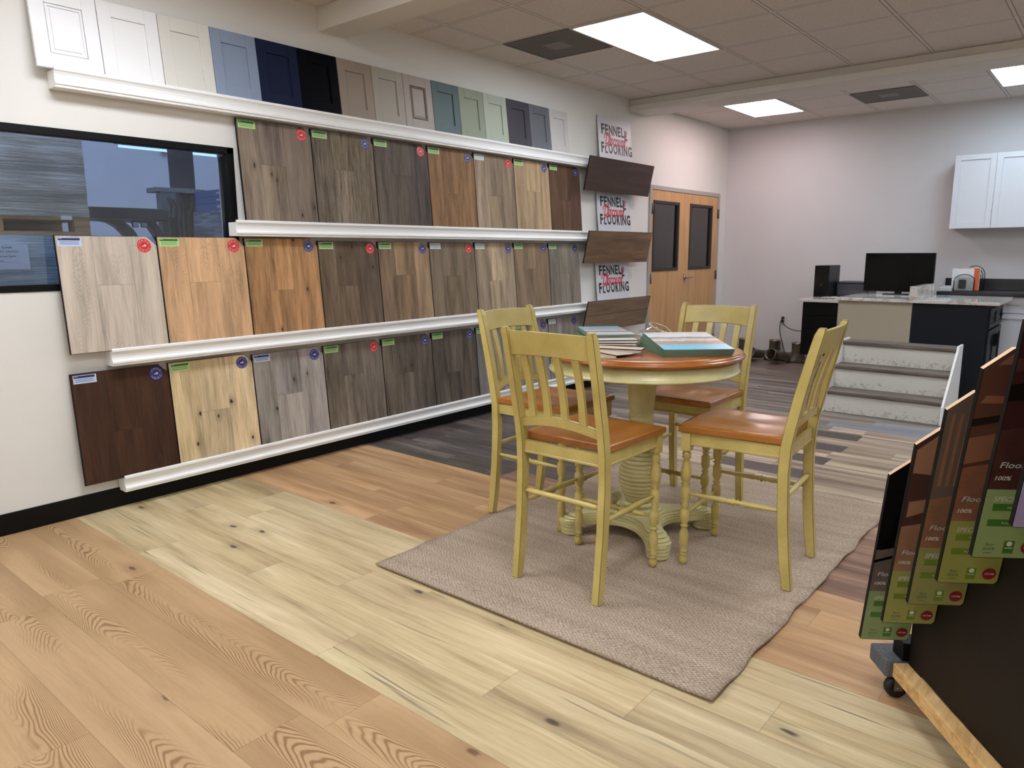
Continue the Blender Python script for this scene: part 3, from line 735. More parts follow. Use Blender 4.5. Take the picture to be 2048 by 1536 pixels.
m = MB(); m.lathe([(.30, zt-.034), (r-.03, zt-.034), (r-.012, zt-.033), (r-.004, zt-.030), (r, zt-.024), (r-.001, zt-.018), (r-.008, zt-.015), (r-.010, zt-.012), (r-.014, zt-.005), (r-.022, zt-.0012), (r-.035, zt-.0003), (.2, zt), (.001, zt)], n=96)
obj('tabletop', m, M_seatx, tb)
m = MB(); ra = r-.032
m.lathe([(ra-.02, zt-.035), (ra, zt-.035), (ra, zt-.088), (ra+.004, zt-.090), (ra+.009, zt-.094), (ra+.010, zt-.099), (ra+.006, zt-.104), (ra-.002, zt-.106), (ra-.02, zt-.106)], n=96)
obj('apron', m, M_tyel, tb)
m = MB()
cp = [(.10, zt-.035), (.10, zt-.055), (.078, zt-.062), (.076, .80), (.074, .78), (.069, .72), (.064, .665), (.061, .64)]
z = .636
while z > .47:
    cp += [(.0585, z), (.062, z-.006), (.0635, z-.013), (.062, z-.020), (.0585, z-.0255)]; z -= .0265
z0b = z
while z > .17:
    t_ = (z0b-z)/(z0b-.17); R_ = .062+.047*sin(pi*min(1, t_*1.02))**.8 if t_ < 1 else .07
    R_ = max(R_, .064)
    cp += [(R_-.004, z), (R_, z-.004), (R_+.0015, z-.010), (R_, z-.016), (R_-.004, z-.020)]; z -= .021
cp += [(.085, .165), (.094, .158), (.094, .146), (.085, .14), (.112, .136), (.118, .126), (.118, .116), (.05, .115)]
m.lathe(cp, n=48)
obj('column', m, M_tyel, tb)
def star(sc, n=20):
    """four-armed foot outline, arms on the diagonals"""
    P_ = []
    for q in range(4):
        a = pi/4+q*pi/2; d = Vector((cos(a), sin(a))); p_ = Vector((-d.y, d.x))
        R_, wa = .415*sc+(.0), .062
        wa = wa*sc**1.6
        # end cap
        for i in range(9):
            b_ = -pi/2+pi*i/8; P_.append(d*(R_-wa)+(d*cos(b_)+p_*sin(b_))*wa)
        # concave arc to the next arm
        a2 = a+pi/2; d2 = Vector((cos(a2), sin(a2))); p2 = Vector((-d2.y, d2.x))
        s_ = d*(R_-wa)+p_*wa; e_ = d2*(R_-wa)-p2*wa; mid = (d+d2).normalized()
        c0 = mid*(.135*sc+.02)
        for i in range(1, n):
            t_ = i/n; P_.append((1-t_)**2*s_+2*t_*(1-t_)*(2*c0-(s_+e_)/2)+t_*t_*e_)
    return P_
m = MB()
for sc, z0_, z1_ in ((1.0, .056, .083), (.955, .083, .094), (.89, .094, .106), (.80, .106, .116)):
    pl = star(sc); pli = [p_*.985 for p_ in pl]
    f3 = lambda p_, z_: Vector((p_.x, p_.y, z_))
    m.sweep([[f3(p_, z0_) for p_ in pli], [f3(p_, z0_+.003) for p_ in pl], [f3(p_, z1_-.004) for p_ in pl], [f3(p_, z1_) for p_ in pli]])
obj('pedestal_base', m, M_tyel, tb)
for q in range(4):
    a = pi/4+q*pi/2; m = MB()
    m.lathe([(.05, 0), (.055, .003), (.057, .010), (.053, .0165), (.057, .023), (.059, .030), (.055, .0365), (.059, .043), (.06, .050), (.057, .056)], (.353*cos(a), .353*sin(a), 0), 28)
    obj('foot', m, M_tyel, tb)

# ---------------------------------------------------------------- chairs (local: +y is the front)
def quadsec(x, y, z, wx, wy): return [Vector((x-wx, y-wy, z)), Vector((x+wx, y-wy, z)), Vector((x+wx, y+wy, z)), Vector((x-wx, y+wy, z))]
def make_chair(label):
    r = thing('dining_chair', label, 'chair', (0, 0, 0), 0, 'yellow slat-back chairs around the table')
    # rear posts
    cl = [(0, -.250), (.12, -.234), (.3, -.217), (.5, -.208), (.62, -.212), (.70, -.224), (.85, -.254), (1.0, -.288), (1.10, -.313), (1.128, -.322)]
    for s in (-1, 1):
        secs = []
        for z_, y_ in cl:
            th = .0225 if z_ < .9 else .0225-.004*(z_-.9)/.22
            if z_ < .1: th = .019
            secs.append(quadsec(s*.2115, y_+.0, z_, .0175 if z_ < 1.12 else .014, th if z_ < 1.12 else th*.75))
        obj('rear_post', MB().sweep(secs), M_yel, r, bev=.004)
    def yb(z_):
        for (a, ya), (b_, y2) in zip(cl, cl[1:]):
            if a <= z_ <= b_: return ya+(y2-ya)*(z_-a)/(b_-a)
        return cl[-1][1]
    # crest rail, bowed backwards
    def bowed(z0f, z1f, th, bow, mat=M_yel, name='rail'):
        secs = []
        for i in range(17):
            x = -.195+.39*i/16; k_ = 1-(x/.195)**2
            z0_, z1_ = z0f(k_), z1f(k_)
            ya, y2 = yb(z0_)-bow*k_, yb(z1_)-bow*k_
            secs.append([Vector((x, ya-th, z0_)), Vector((x, ya+th, z0_)), Vector((x, y2+th, z1_)), Vector((x, y2-th*.8, z1_))])
        return obj(name, MB().sweep(secs), mat, r, bev=.003)
    bowed(lambda k_: 1.010+.010*k_, lambda k_: 1.112+.006*k_, .0115, .022, name='crest_rail')
    bowed(lambda k_: .688+.028*k_, lambda k_: .728+.030*k_, .010, .016, name='lower_back_rail')
    for xs in (-.128, -.043, .043, .128):
        k_ = 1-(xs/.195)**2; secs = []
        for i in range(9):
            z_ = .735+(1.022-.735)*i/8; bw = .016+(.022-.016)*i/8; y_ = yb(z_)-bw*k_+.008*sin(pi*i/8)
            secs.append(quadsec(xs, y_, z_, .0195-.002*sin(pi*i/8), .006))
        obj('back_slat', MB().sweep(secs), M_yel, r, bev=.0025)
    # saddle seat
    n = 26; g = []
    m = MB(); top = []; bot = []
    for i in range(n+1):
        u = -1+2*i/n; row = []
        for j in range(n+1):
            v = j/n; y_ = -.196+.452*v
            hw = .222+.014*v
            if y_ < -.16: pass
            x = u*hw; front = .012*(1-u*u)
            yy = y_+front*v**4
            dip = -.011*math.exp(-(((abs(u)-.42)/.34)**2))*math.exp(-(((v-.45)/.27)**2))
            ed = min(1, (1-abs(u))*hw/.012, v*.452/.012, (1-v)*.452/.012); ed = -.006*(1-math.sqrt(max(0, 1-(1-ed)**2)))
            row.append(m.b.verts.new((x, yy, .664+dip+ed)))
        top.append(row)
    for i in range(n):
        for j in range(n):
            f = m.b.faces.new((top[i][j], top[i+1][j], top[i+1][j+1], top[i][j+1])); f.smooth = True
    rim = [top[i][0] for i in range(n+1)]+[top[n][j] for j in range(1, n+1)]+[top[i][n] for i in range(n-1, -1, -1)]+[top[0][j] for j in range(n-1, 0, -1)]
    lo = [m.b.verts.new((v.co.x, v.co.y, .634)) for v in rim]; lo2 = [m.b.verts.new((v.co.x*.97, v.co.y*.97+.001, .630)) for v in rim]
    L_ = len(rim)
    for i in range(L_):
        k2 = (i+1) % L_
        m.b.faces.new((rim[i], lo[i], lo[k2], rim[k2])); m.b.faces.new((lo[i], lo2[i], lo2[k2], lo[k2]))
    m.b.faces.new(lo2)
    obj('seat', m, M_seat, r)
    # aprons with bead
    def apron(x0, y0, x1, y1, name='apron_rail'):
        d = Vector((x1-x0, y1-y0, 0)).normalized(); n_ = Vector((-d.y, d.x, 0)); prof = [(-.009, .628), (.009, .628), (.009, .584), (.012, .581), (.012, .574), (.009, .572), (-.009, .572)]
        a, b_ = Vector((x0, y0, 0)), Vector((x1, y1, 0))
        m_ = MB(); m_.sweep([[a+n_*p_+Vector((0, 0, z_)) for p_, z_ in prof], [b_+n_*p_+Vector((0, 0, z_)) for p_, z_ in prof]]); return obj(name, m_, M_yel, r, bev=.001)
    apron(.192, -.212, -.192, -.212); apron(-.188, .222, .188, .222); apron(-.207, -.19, -.207, .206); apron(.207, .206, .207, -.19)
    # turned front legs
    for s in (-1, 1):
        m = MB(); m.box(s*.207-.0205, .222-.0205, .545, s*.207+.0205, .222+.0205, .6285)
        pr = [(.013, .0), (.0175, .004), (.0205, .018), (.0185, .032), (.0135, .042), (.017, .046), (.017, .052), (.0125, .056), (.0175, .060), (.0175, .066), (.0132, .070), (.019, .095), (.0215, .130), (.0205, .150), (.0125, .176), (.0132, .18), (.020, .186), (.0132, .192), (.0132, .196), (.0215, .215), (.0235, .24), (.0215, .262), (.0132, .276), (.0205, .284), (.0132, .292), (.0225, .318), (.0225, .365), (.0132, .378), (.0205, .386), (.0132, .394), (.0205, .405), (.0240, .43), (.0225, .455), (.0165, .485), (.0132, .503), (.0215, .511), (.0165, .519), (.021, .527), (.0165, .534), (.0175, .546)]
        m.lathe(pr, (s*.207, .222, 0), 18)
        obj('front_leg', m, M_yel, r, bev=0)
    # stretchers
    def turned(a, b_, name, bead=True):
        a, b_ = Vector(a), Vector(b_); L2 = (b_-a).length; d = (b_-a).normalized()
        q = Vector((0, 0, 1)).rotation_difference(d).to_matrix().to_4x4(); M_ = Matrix.Translation(a) @ q
        if bead: ts = [(0, .007), (.08, .0085), (.3, .012), (.40, .0135), (.44, .0095), (.455, .0155), (.47, .0095), (.5, .0185), (.53, .0095), (.545, .0155), (.56, .0095), (.60, .0135), (.7, .012), (.92, .0085), (1, .007)]
        else: ts = [(0, .0095), (.1, .0115), (.5, .0125), (.9, .0115), (1, .0095)]
        obj(name, MB().lathe([(r_, t2*L2) for t2, r_ in ts], n=14, M=M_), M_yel, r)
    turned((-.195, -.213, .400), (.195, -.213, .400), 'rear_stretcher', False)
    turned((-.209, -.205, .342), (-.207, .205, .342), 'side_stretcher'); turned((.209, -.205, .342), (.207, .205, .342), 'side_stretcher')
    turned((-.190, .222, .24), (.190, .222, .24), 'front_stretcher')
    return r
ZR = .0095
ch = make_chair('yellow chair nearest the camera, its slatted back turned towards it')
ch.location = (2.607, 2.618, ZR); ch.rotation_euler = (0, 0, 0)
for (x, y, a, lb) in ((2.013, 3.128, -pi/2, 'yellow chair on the wall side of the table, next to the wood boards'), (3.110, 3.184, pi/2+.078, 'yellow chair on the right of the table, its orange seat in full view'), (2.541, 3.728, pi, 'yellow chair on the far side of the table, facing the camera')):
    c2 = copy_tree(ch); c2['label'] = lb; c2.location = (x, y, ZR); c2.rotation_euler = (0, 0, a)
#PART2
# ---------------------------------------------------------------- stacks of sample folders on the table
M_fold = pbr('folder_green', (104, 130, 106), .5); M_foldw = pbr('folder_pages', (214, 208, 196), .6)
TT = TZ+.0006
def covermat(name, sky, mid, rug_, k_):
    m, t, b = newmat(name); s = nd(t, 'SeparateXYZ', {0: nd(t, 'TexCoord').outputs['Generated']})
    n = noise(t, vec(t, mt(t, 'MULTIPLY', s.outputs[0], 5.0), mt(t, 'MULTIPLY', s.outputs[1], 9.0), k_), 1.0, 3.0)
    xx = s.outputs[0] if k_ < 2 else mt(t, 'SUBTRACT', 1.0, s.outputs[0])
    f = mt(t, 'ADD', xx, mt(t, 'MULTIPLY', mt(t, 'SUBTRACT', n, .5), .14))
    t.links.new(ramp(t, f, [(0, sky), (.26, sky), (.30, rug_), (.45, rug_), (.5, mid), (.68, (120, 122, 124)), (.72, (225, 228, 228)), (1, (205, 210, 210))], 'LINEAR'), b.inputs['Base Color'])
    b.inputs['Roughness'].default_value = .22; return m
M_cov1 = covermat('cover_print_left', (120, 190, 222), (215, 215, 212), (190, 176, 166), 1.0); M_cov2 = covermat('cover_print_right', (96, 196, 226), (225, 224, 220), (170, 140, 122), 4.0)
def folder(cx, cy, z, a, L_, W_, T_, label, grp, cov=None, sag=0.0, tp=1.0):
    r = thing('sample_folder', label, 'sample folder', (cx, cy, z), a, grp)
    m = MB(); n = 10
    for (z0, z1, mi, ins) in ((0, T_*.22, 0, 0), (T_*.22, T_*.72, 1, .003), (T_*.72, T_*.96, 0, 0)):
        secs = []
        for i in range(n+1):
            x = -L_/2+ins+(L_-2*ins)*i/n; dz = sag*(i/n); q_ = 1-(1-tp)*i/n
            secs.append([Vector((x, -W_/2+ins, z0*q_+dz)), Vector((x, W_/2-ins, z0*q_+dz)), Vector((x, W_/2-ins, z1*q_+dz)), Vector((x, -W_/2+ins, z1*q_+dz))])
        m.sweep(secs, mi)
    obj('folder_body', m, [M_fold, M_foldw], r)
    if cov:
        m = MB(); secs = []
        for i in range(n+1):
            x = -L_/2+.002+(L_-.004)*i/n; dz = sag*(i/n)-T_*(1-tp)*i/n
            secs.append([Vector((x, -W_/2+.002, T_+.0002+dz)), Vector((x, W_/2-.002, T_+.0002+dz)), Vector((x, W_/2-.002, T_+.0012+dz)), Vector((x, -W_/2+.002, T_+.0012+dz))])
        obj('printed_cover', m.sweep(secs), cov, r)
    return r
aL = math.atan2(3.072-3.389, 2.257-1.966)
for i in range(7):
    last = i == 6
    folder(2.196+.004*sin(i*2.1)+.0025*i, 3.338+.003*cos(i*1.7)+.002*i, TT+.0077*i, aL+.03*sin(i*1.3), .425, .235, .0075,
           'topmost folder of the left stack, with a printed pale blue and grey cover' if last else 'green-edged sample folder in the left stack on the table', 'folders of the left stack on the table', M_cov1 if last else None)
aR = math.atan2(2.927-3.251, 2.832-2.529)
for i in range(9):
    last = i == 8; s_ = (8-i)*.0035
    folder(2.737-.010+i*.0022, 3.236-.005+i*.0008, TT+.0072*i, aR+.07-.009*i+.006*sin(i*2.3), .425, .33, .0070,
           'topmost folder of the right stack, blue and white room photo on its cover' if last else 'green-edged sample folder in the right stack on the table', 'folders of the right stack on the table', M_cov2 if last else None, sag=-i*.0036, tp=.48)
# fanned sample chips
fc = [(176, 150, 124), (190, 168, 140), (150, 132, 116), (200, 182, 156), (168, 160, 150), (186, 178, 166), (158, 152, 146), (206, 200, 190)]
for i, c_ in enumerate(fc):
    if i < 4: a = radians(-40+19*i); piv = Vector((2.395, 2.945)); Lc = .25
    else: a = radians(33+4*(i-4)); piv = Vector((2.300+.004*i, 3.005)); Lc = .245
    m = MB(); m.box(.0, -.040, 0, Lc, .040, .0042, 0); m.box(.0005, -.0395, .0043, Lc-.0005, .0395, .0056, 1)
    o = obj('flooring_chip', m, [M_blackedge if i % 2 else M_foldw, simplewood('chip_face', shade(c_, .82), c_, shade(c_, 1.12), axis=0, rough=.45)], None, (piv.x, piv.y, TT+.0057*i+.0002)); o.rotation_euler = (0, 0, a)
    tag(o, 'topmost pale plank sample of the fanned-out set in front of the left stack' if i == 7 else 'thin plank sample fanned out on the table in front of the left stack', 'flooring chip', 'fanned plank samples on the table')
# crumpled clear bag with ties between the stacks
def clearmat():
    m = bpy.data.materials.new('clear_plastic'); m.use_nodes = True; t = m.node_tree; t.nodes.clear()
    o = nd(t, 'OutputMaterial'); tr = nd(t, 'BsdfTransparent', {0: (.95, .95, .95, 1)}); gl = nd(t, 'BsdfGlossy', {0: (1, 1, 1, 1), 1: .08})
    mx = nd(t, 'MixShader', {0: .16, 1: tr.outputs[0], 2: gl.outputs[0]}); t.links.new(mx.outputs[0], o.inputs[0]); return m
M_clear = clearmat()
rb = thing('plastic_bag', 'crumpled clear plastic bag with looped ties between the two stacks', 'plastic bag', (2.455, 3.43, TT))
m = MB(); n = 14; rnd_ = random.Random(3); R_ = []
for i in range(n):
    v = i/(n-1); ring = []
    for j in range(24):
        a = 2*pi*j/24; rr = (.075*sin(pi*min(.98, v*.9+.12)))*(1+.25*(rnd_.random()-.5)); ring.append(m.b.verts.new((rr*1.3*cos(a), rr*.8*sin(a), .0015+.085*v*(1+.1*(rnd_.random()-.5)))))
    R_.append(ring)
for a_, b_ in zip(R_, R_[1:]):
    for j in range(24): m.b.faces.new((a_[j], a_[(j+1) % 24], b_[(j+1) % 24], b_[j]))
m.b.faces.new(R_[0]); obj('bag_film', m, M_clear, rb)
m = MB()
for k_ in range(4):
    a = 1.1*k_; m.tube([(.05*cos(a)+.055*cos(a+t_*.7), .04*sin(a)+.04*sin(t_*.9+a), .02+.085*sin(pi*t_/8)*(1 if k_ < 2 else .5)) for t_ in range(9)], .0014, 6)
obj('tie_strings', m, pbr('tie_white', (205, 205, 200), .4), rb)

# ---------------------------------------------------------------- sample rack at the right
A0 = Vector((3.968, 2.422, 0)); DD = Vector((.616, -.788, 0)); NN = Vector((.788, .616, 0))
LP = lambda s_, n_, z_: A0+DD*s_+NN*n_+Vector((0, 0, z_))
rk = thing('sample_rack', 'rolling black sample display rack on a wooden base, at the right edge', 'display rack')
m = MB(); top = lambda s_: .212+.98*(s_+.044)+.22
ZB_ = .1406
m.prism([(-.034, ZB_), (1.35, ZB_), (1.35, top(1.05)), (1.05, top(1.05)), (-.034, top(-.045)-.12)], lambda p_, w_: LP(p_[0], w_, p_[1]), 0.0, .62)
obj('rack_body', m, pbr('rack_panel_black', (30, 25, 22), .45, spec=.12), rk)
def lbox(m_, s0, s1, n0, n1, z0, z1, mi=0):
    P = [LP(s_, n_, z_) for z_ in (z0, z1) for n_ in (n0, n1) for s_ in (s0, s1)]; v = [m_.b.verts.new(p_) for p_ in P]
    for q in ((0, 2, 3, 1), (4, 5, 7, 6), (0, 1, 5, 4), (2, 6, 7, 3), (0, 4, 6, 2), (1, 3, 7, 5)): m_.b.faces.new([v[i] for i in q]).material_index = mi
M_pine = simplewood('raw_pine', (170, 128, 76), (206, 166, 108), (226, 192, 138), axis=1, rough=.7, su=5, sv=40)
m = MB(); lbox(m, -.035, 1.36, -.048, -.0008, .092, .140); lbox(m, -.035, 1.36, .57, .62, .092, .140); obj('base_rail', m, M_pine, rk, bev=.004)
m = MB(); lbox(m, -.155, -.036, -.068, .66, .085, .143); obj('carpeted_end_beam', m, pbr('grey_carpet', (92, 94, 98), .95, var=.35, vs=180, bump=.9, bs=300), rk, bev=.008)
m = MB(); lbox(m, -.10, -.036, -.02, .05, .1435, .205); obj('slot_bracket', m, M_black, rk, bev=.002)
for s_, n_ in ((-.07, -.015), (-.07, .58), (1.25, -.0), (1.25, .58)):
    m = MB(); p_ = LP(s_, n_, .036)
    m.lathe([(.020, -.014), (.033, -.013), (.036, -.008), (.036, .008), (.033, .013), (.020, .014)], (0, 0, 0), 24, 0, Matrix.Translation(p_) @ Matrix.Rotation(radians(38), 4, 'Z') @ Matrix.Rotation(pi/2, 4, 'X'))
    ca = obj('caster', m, pbr('rubber_black', (24, 24, 25), .5), rk)
    m = MB(); q = LP(s_, n_, 0); m.box(q.x-.028, q.y-.028, .0785, q.x+.028, q.y+.028, .0845)
    for sg in (-1, 1): m.box(-.014, sg*.019-.0015, .030, .014, sg*.019+.0015, .0785, 0, Matrix.Translation((q.x, q.y, 0)) @ Matrix.Rotation(radians(38), 4, 'Z'))
    m.lathe([(.006, -.022), (.006, .022)], (0, 0, 0), 10, 0, Matrix.Translation(p_) @ Matrix.Rotation(radians(38), 4, 'Z') @ Matrix.Rotation(pi/2, 4, 'X'))
    obj('caster_fork', m, M_metal, ca)
EL = Vector((.816, .578, 0)).normalized()
TL_ = radians(9.5); UPV = DD*sin(TL_)+Vector((0, 0, cos(TL_))); NF = EL.cross(UPV).normalized()
if NF.y > 0: NF = -NF
M_bevel = pbr('raw_board_edge', (206, 172, 140), .6)
boards = [  # field colour, wood tone in photo, dark furniture tone, accents, label
 ((128, 150, 104), (92, 80, 72), (18, 14, 14), 'lowest sample board of the rack, dark room photo above a grey-green panel', 0),
 ((148, 148, 84), (132, 98, 74), (78, 52, 46), 'second lowest rack board, dark red furniture above an olive panel', 1),
 ((138, 138, 84), (122, 86, 64), (104, 88, 76), 'third rack board from the bottom, with a beige curtain in its photo', 2),
 ((144, 148, 76), (120, 80, 60), (92, 60, 48), 'fourth rack board from the bottom, brightest olive-yellow panel', 3),
 ((138, 160, 104), (66, 40, 36), (62, 34, 32), 'fifth rack board from the bottom, dark red photo above a green panel', 4),
 ((160, 150, 190), (150, 140, 180), (40, 30, 36), 'lavender-panelled rack board at the very right edge', 5)]
LG = pbr('logo_print_dark', (84, 98, 62), .5); M_seal = pbr('seal_red', (130, 26, 34), .4); M_printw = pbr('print_white', (205, 205, 195), .45)  # white ink for the board lettering and small marks
for i, (cf, cw, cd, lb, k_) in enumerate(boards):
    s_i = -.044+.1285*i; z_i = .212+.1257*i; Hh = .635; Wd = .150
    O = LP(s_i, -.002, z_i)-EL*Wd
    fn = lambda x, y, off=0.0, O=O: O+EL*x+UPV*y+NF*off
    root = thing('sample_board', lb, 'sample board', O, 0, 'marketing boards on the rack')
    Wm = O
    loc = lambda x, y, off=0.0: EL*x+UPV*y+NF*off
    pol = [(.004, 0), (.142, 0), (.148, .003), (.150, .010), (.150, Hh), (.060, Hh), (0, Hh-.050), (0, .004)]
    T = .013
    m = MB(); A = [m.b.verts.new(loc(x, y, -T)) for x, y in pol]; B2 = [m.b.verts.new(loc(x, y, 0)) for x, y in pol]
    m.b.faces.new(A); m.b.faces.new(B2[::-1])
    for q in range(8):
        f = m.b.faces.new((A[q], B2[q], B2[(q+1) % 8], A[(q+1) % 8])); f.material_index = 1 if q in (4, 5) else 0
    obj('board_core', m, [M_blackedge, M_bevel], root)
    # printed face
    m = MB(); g1 = lambda x, y: loc(x, y, .0005); g2 = lambda x, y: loc(x, y, .0010); g3 = lambda x, y: loc(x, y, .0015)
    e = .0015
    m.face([g1(.004, e), g1(.142, e), g1(.1485, .010), g1(.1485, .183), g1(e, .183), g1(e, .005)], 0)
    m.face([g1(e, .183), g1(.1485, .183), g1(.1485, .36), g1(e, .33)], 1)
    m.face([g1(e, .33), g1(.1485, .36), g1(.1485, Hh-e), g1(.0605, Hh-e), g1(e, Hh-.0505)], 2)
    if k_ == 0:
        m.face([g2(.01, .33), g2(.14, .36), g2(.14, .40), g2(.09, .41), g2(.09, .50), g2(.05, .50), g2(.03, .37)], 3); m.face([g2(.055, .42), g2(.085, .43), g2(.085, .60), g2(.06, .59)], 4)
        m.face([g2(.0, .285), g2(.148, .335), g2(.148, .345), g2(.0, .295)], 3)
    elif k_ == 1:
        m.face([g2(.01, .36), g2(.06, .38), g2(.06, .42), g2(.01, .41)], 4); m.face([g2(.005, .50), g2(.10, .49), g2(.148, .50), g2(.148, .60), g2(.06, .62), g2(.005, .57)], 4); m.face([g2(.07, .36), g2(.14, .37), g2(.14, .46), g2(.07, .45)], 3)
    elif k_ == 2:
        for q in range(4): m.face([g2(.012+.02*q, .37), g2(.022+.02*q, .37), g2(.024+.02*q, .58), g2(.016+.02*q, .57)], 4)
        m.face([g2(.09, .42), g2(.148, .43), g2(.148, .50), g2(.09, .49)], 4); m.face([g2(.085, .50), g2(.148, .51), g2(.148, .60), g2(.09, .61)], 3)
    elif k_ == 3:
        m.face([g2(e, .34), g2(.148, .375), g2(.148, .44), g2(e, .41)], 4); m.face([g2(e, .44), g2(.148, .47), g2(.148, .485), g2(e, .46)], 3); m.face([g2(.01, .50), g2(.148, .50), g2(.148, .515), g2(.02, .52)], 4)
        m.face([g2(.03, .595), g2(.062, .625), g2(.12, .625), g2(.12, .60)], 4)
    elif k_ == 4:
        m.face([g2(e, .47), g2(.148, .47), g2(.148, .50), g2(e, .50)], 4); m.face([g2(e, .40), g2(.148, .42), g2(.148, .46), g2(e, .44)], 3)
    cW = pbr('print_wood_floor', shade(cw, 1.1), .3, var=.15, vs=30)
    mats = [pbr('print_panel', cf, .35), cW, pbr('print_room', cd, .25), pbr('print_dark_shape', shade(cd, .45), .25), pbr('print_light_shape', shade(cw, 1.15), .3), M_printw, pbr('print_bar', (60, 110, 40) if k_ in (0, 4) else ((104, 124, 40) if k_ < 5 else (120, 110, 160)), .4), LG, M_seal]
    if k_ < 5:
        text_into(m, 'Flooring', g2, .017, .2335, .088, .019, 5, .18, .006)
        text_into(m, '100%', g2, .012, .2065, .036, .011, 5, .18, .02)
        text_into(m, 'SPECS', g2, .020, .152, .048, .013, 5, .25, .0)
        rect_into(m, g2, .022, .1275, .10, .0185, 6); rect_into(m, g2, .018, .0865, .10, .0185, 6)
        text_into(m, 'INSTALL', g3, .055, .134, .026, .005, 5); text_into(m, 'PLANK', g3, .050, .093, .026, .005, 5)
        text_into(m, 'floor', g2, .026, .033, .020, .009, 7, .1); text_into(m, 'score', g2, .022, .022, .026, .007, 7, .1, .01); rect_into(m, g2, .024, .014, .02, .0015, 7)
        rect_into(m, g2, .067, .014, .024, .034, 6); disc_into(m, g3, .079, .040, .0065, 5, 16); rect_into(m, g3, .070, .028, .018, .0018, 5)
        disc_into(m, g2, .124, .031, .0165, 8, 28, .07); text_into(m, 'LIFETIME', g3, .112, .0285, .024, .005, 5, 0, .01)
    obj('printed_face', m, mats, root, fix=False)

# ---------------------------------------------------------------- stair display
st = thing('stair_display', 'small white three-step stair display with grey wood treads, right of the table', 'stair display', (2.342, 6.80, .001))
M_dirty = None
def dirtymat():
    m, t, b = newmat('scuffed_white'); o = nd(t, 'TexCoord').outputs['Object']; s = nd(t, 'SeparateXYZ', {0: o})
    z_ = mt(t, 'FRACT', mt(t, 'DIVIDE', s.outputs[2], .2))
    n = noise(t, o, 34.0, 5.0, .75); n2 = noise(t, vec(t, mt(t, 'MULTIPLY', s.outputs[0], 9.0), 0.0, mt(t, 'MULTIPLY', s.outputs[2], 30.0)), 1.0, 3.0)
    low = mt(t, 'SUBTRACT', 1.0, smooth(t, z_, .05, .62)); f = mt(t, 'MULTIPLY', smooth(t, mt(t, 'MULTIPLY_ADD', low, .16, mt(t, 'MULTIPLY_ADD', n2, .12, n)), .71, .80), .5)
    t.links.new(mix(t, f, lin((206, 204, 196)), lin((120, 112, 98))), b.inputs['Base Color']); b.inputs['Roughness'].default_value = .55; return m
M_scuff = dirtymat()
Wst, y1_, RN = .965, .70, .23
for x0, nm in ((0, 'side_panel'), (Wst-.018, 'side_panel')):
    m = MB(); m.prism([(0, 0), (0, .155), (.46, .565), (.50, .612), (y1_, .612), (y1_, 0)], lambda p_, w_: Vector((w_, p_[0]-.004, p_[1])), x0, x0+.018); obj(nm, m, M_white, st, bev=.0015)
M_tread = simplewood('grey_tread', (66, 58, 52), (100, 90, 82), (132, 120, 110), axis=0, rough=.45, su=2.5, sv=45)
for i in range(3):
    z1_ = .2*(i+1)-.004; yf = RN*i
    m = MB(); m.box(.019, yf+.020, .2*i-(.004 if i else 0), Wst-.019, yf+.034, z1_-.036); obj('riser', m, M_scuff, st)
    m = MB(); ye = RN*(i+1)+.034 if i < 2 else y1_-.006
    prf = [(yf+.006, z1_-.034), (yf, z1_-.028), (yf, z1_-.006), (yf+.006, z1_), (ye-.016, z1_), (ye-.016, z1_-.012), (yf+.05, z1_-.012), (yf+.04, z1_-.034)]
    m.prism(prf, lambda p_, w_: Vector((w_, p_[0], p_[1])), .0185, Wst-.0185); obj('tread', m, M_tread, st)
m = MB(); m.box(.019, y1_-.020, 0, Wst-.019, y1_-.006, .58); obj('back_panel', m, M_white, st)

# ---------------------------------------------------------------- island / kitchen display
def marble():
    m, t, b = newmat('white_marble'); o = nd(t, 'TexCoord').outputs['Object']
    n = noise(t, o, 2.2, 6.0, .62, 1.4); v = mt(t, 'ABSOLUTE', mt(t, 'SUBTRACT', n, .5)); n2 = noise(t, o, 11.0, 5.0, .7, .8)
    c = ramp(t, v, [(0, (168, 150, 136)), (.01, (194, 184, 174)), (.04, (214, 210, 204)), (.3, (222, 221, 218))]); c = mix(t, mt(t, 'MULTIPLY', smooth(t, n2, .55, .75), .5), c, lin((170, 150, 134)))
    t.links.new(c, b.inputs['Base Color']); b.inputs['Roughness'].default_value = .08; return m
M_marb = marble()
def shaker(m, fn, x, z, w_, h_, T, mi=0, a=.055):
    """shaker door; fn(x, z, out)"""
    def bx(x0, z0, x1, z1, o0, o1):
        P = [fn(u, v, o_) for o_ in (o0, o1) for v in (z0, z1) for u in (x0, x1)]; vs = [m.b.verts.new(p_) for p_ in P]
        for q in ((0, 2, 3, 1), (4, 5, 7, 6), (0, 1, 5, 4), (2, 6, 7, 3), (0, 4, 6, 2), (1, 3, 7, 5)): m.b.faces.new([vs[i] for i in q]).material_index = mi
    bx(x, z, x+a, z+h_, 0, T); bx(x+w_-a, z, x+w_, z+h_, 0, T); bx(x+a, z, x+w_-a, z+a, 0, T); bx(x+a, z+h_-a, x+w_-a, z+h_, 0, T); bx(x+a, z+a, x+w_-a, z+h_-a, 0, T*.5)
M_cream = pbr('cream_cabinet', (176, 166, 146), .4); M_ink2 = pbr('blue_black_cabinet', (24, 27, 35), .4, spec=.2); M_wc = pbr('white_cabinet', (212, 212, 216), .35)
CT = .955
cb = thing('base_cabinet', 'cream base cabinet of the island, its plain back panel towards the camera', 'cabinet', (2.05, 8.12, 0))
obj('carcass', MB().box(0, 0, .002, .699, .93, CT-.032), M_cream, cb, bev=.002)
m = MB(); 
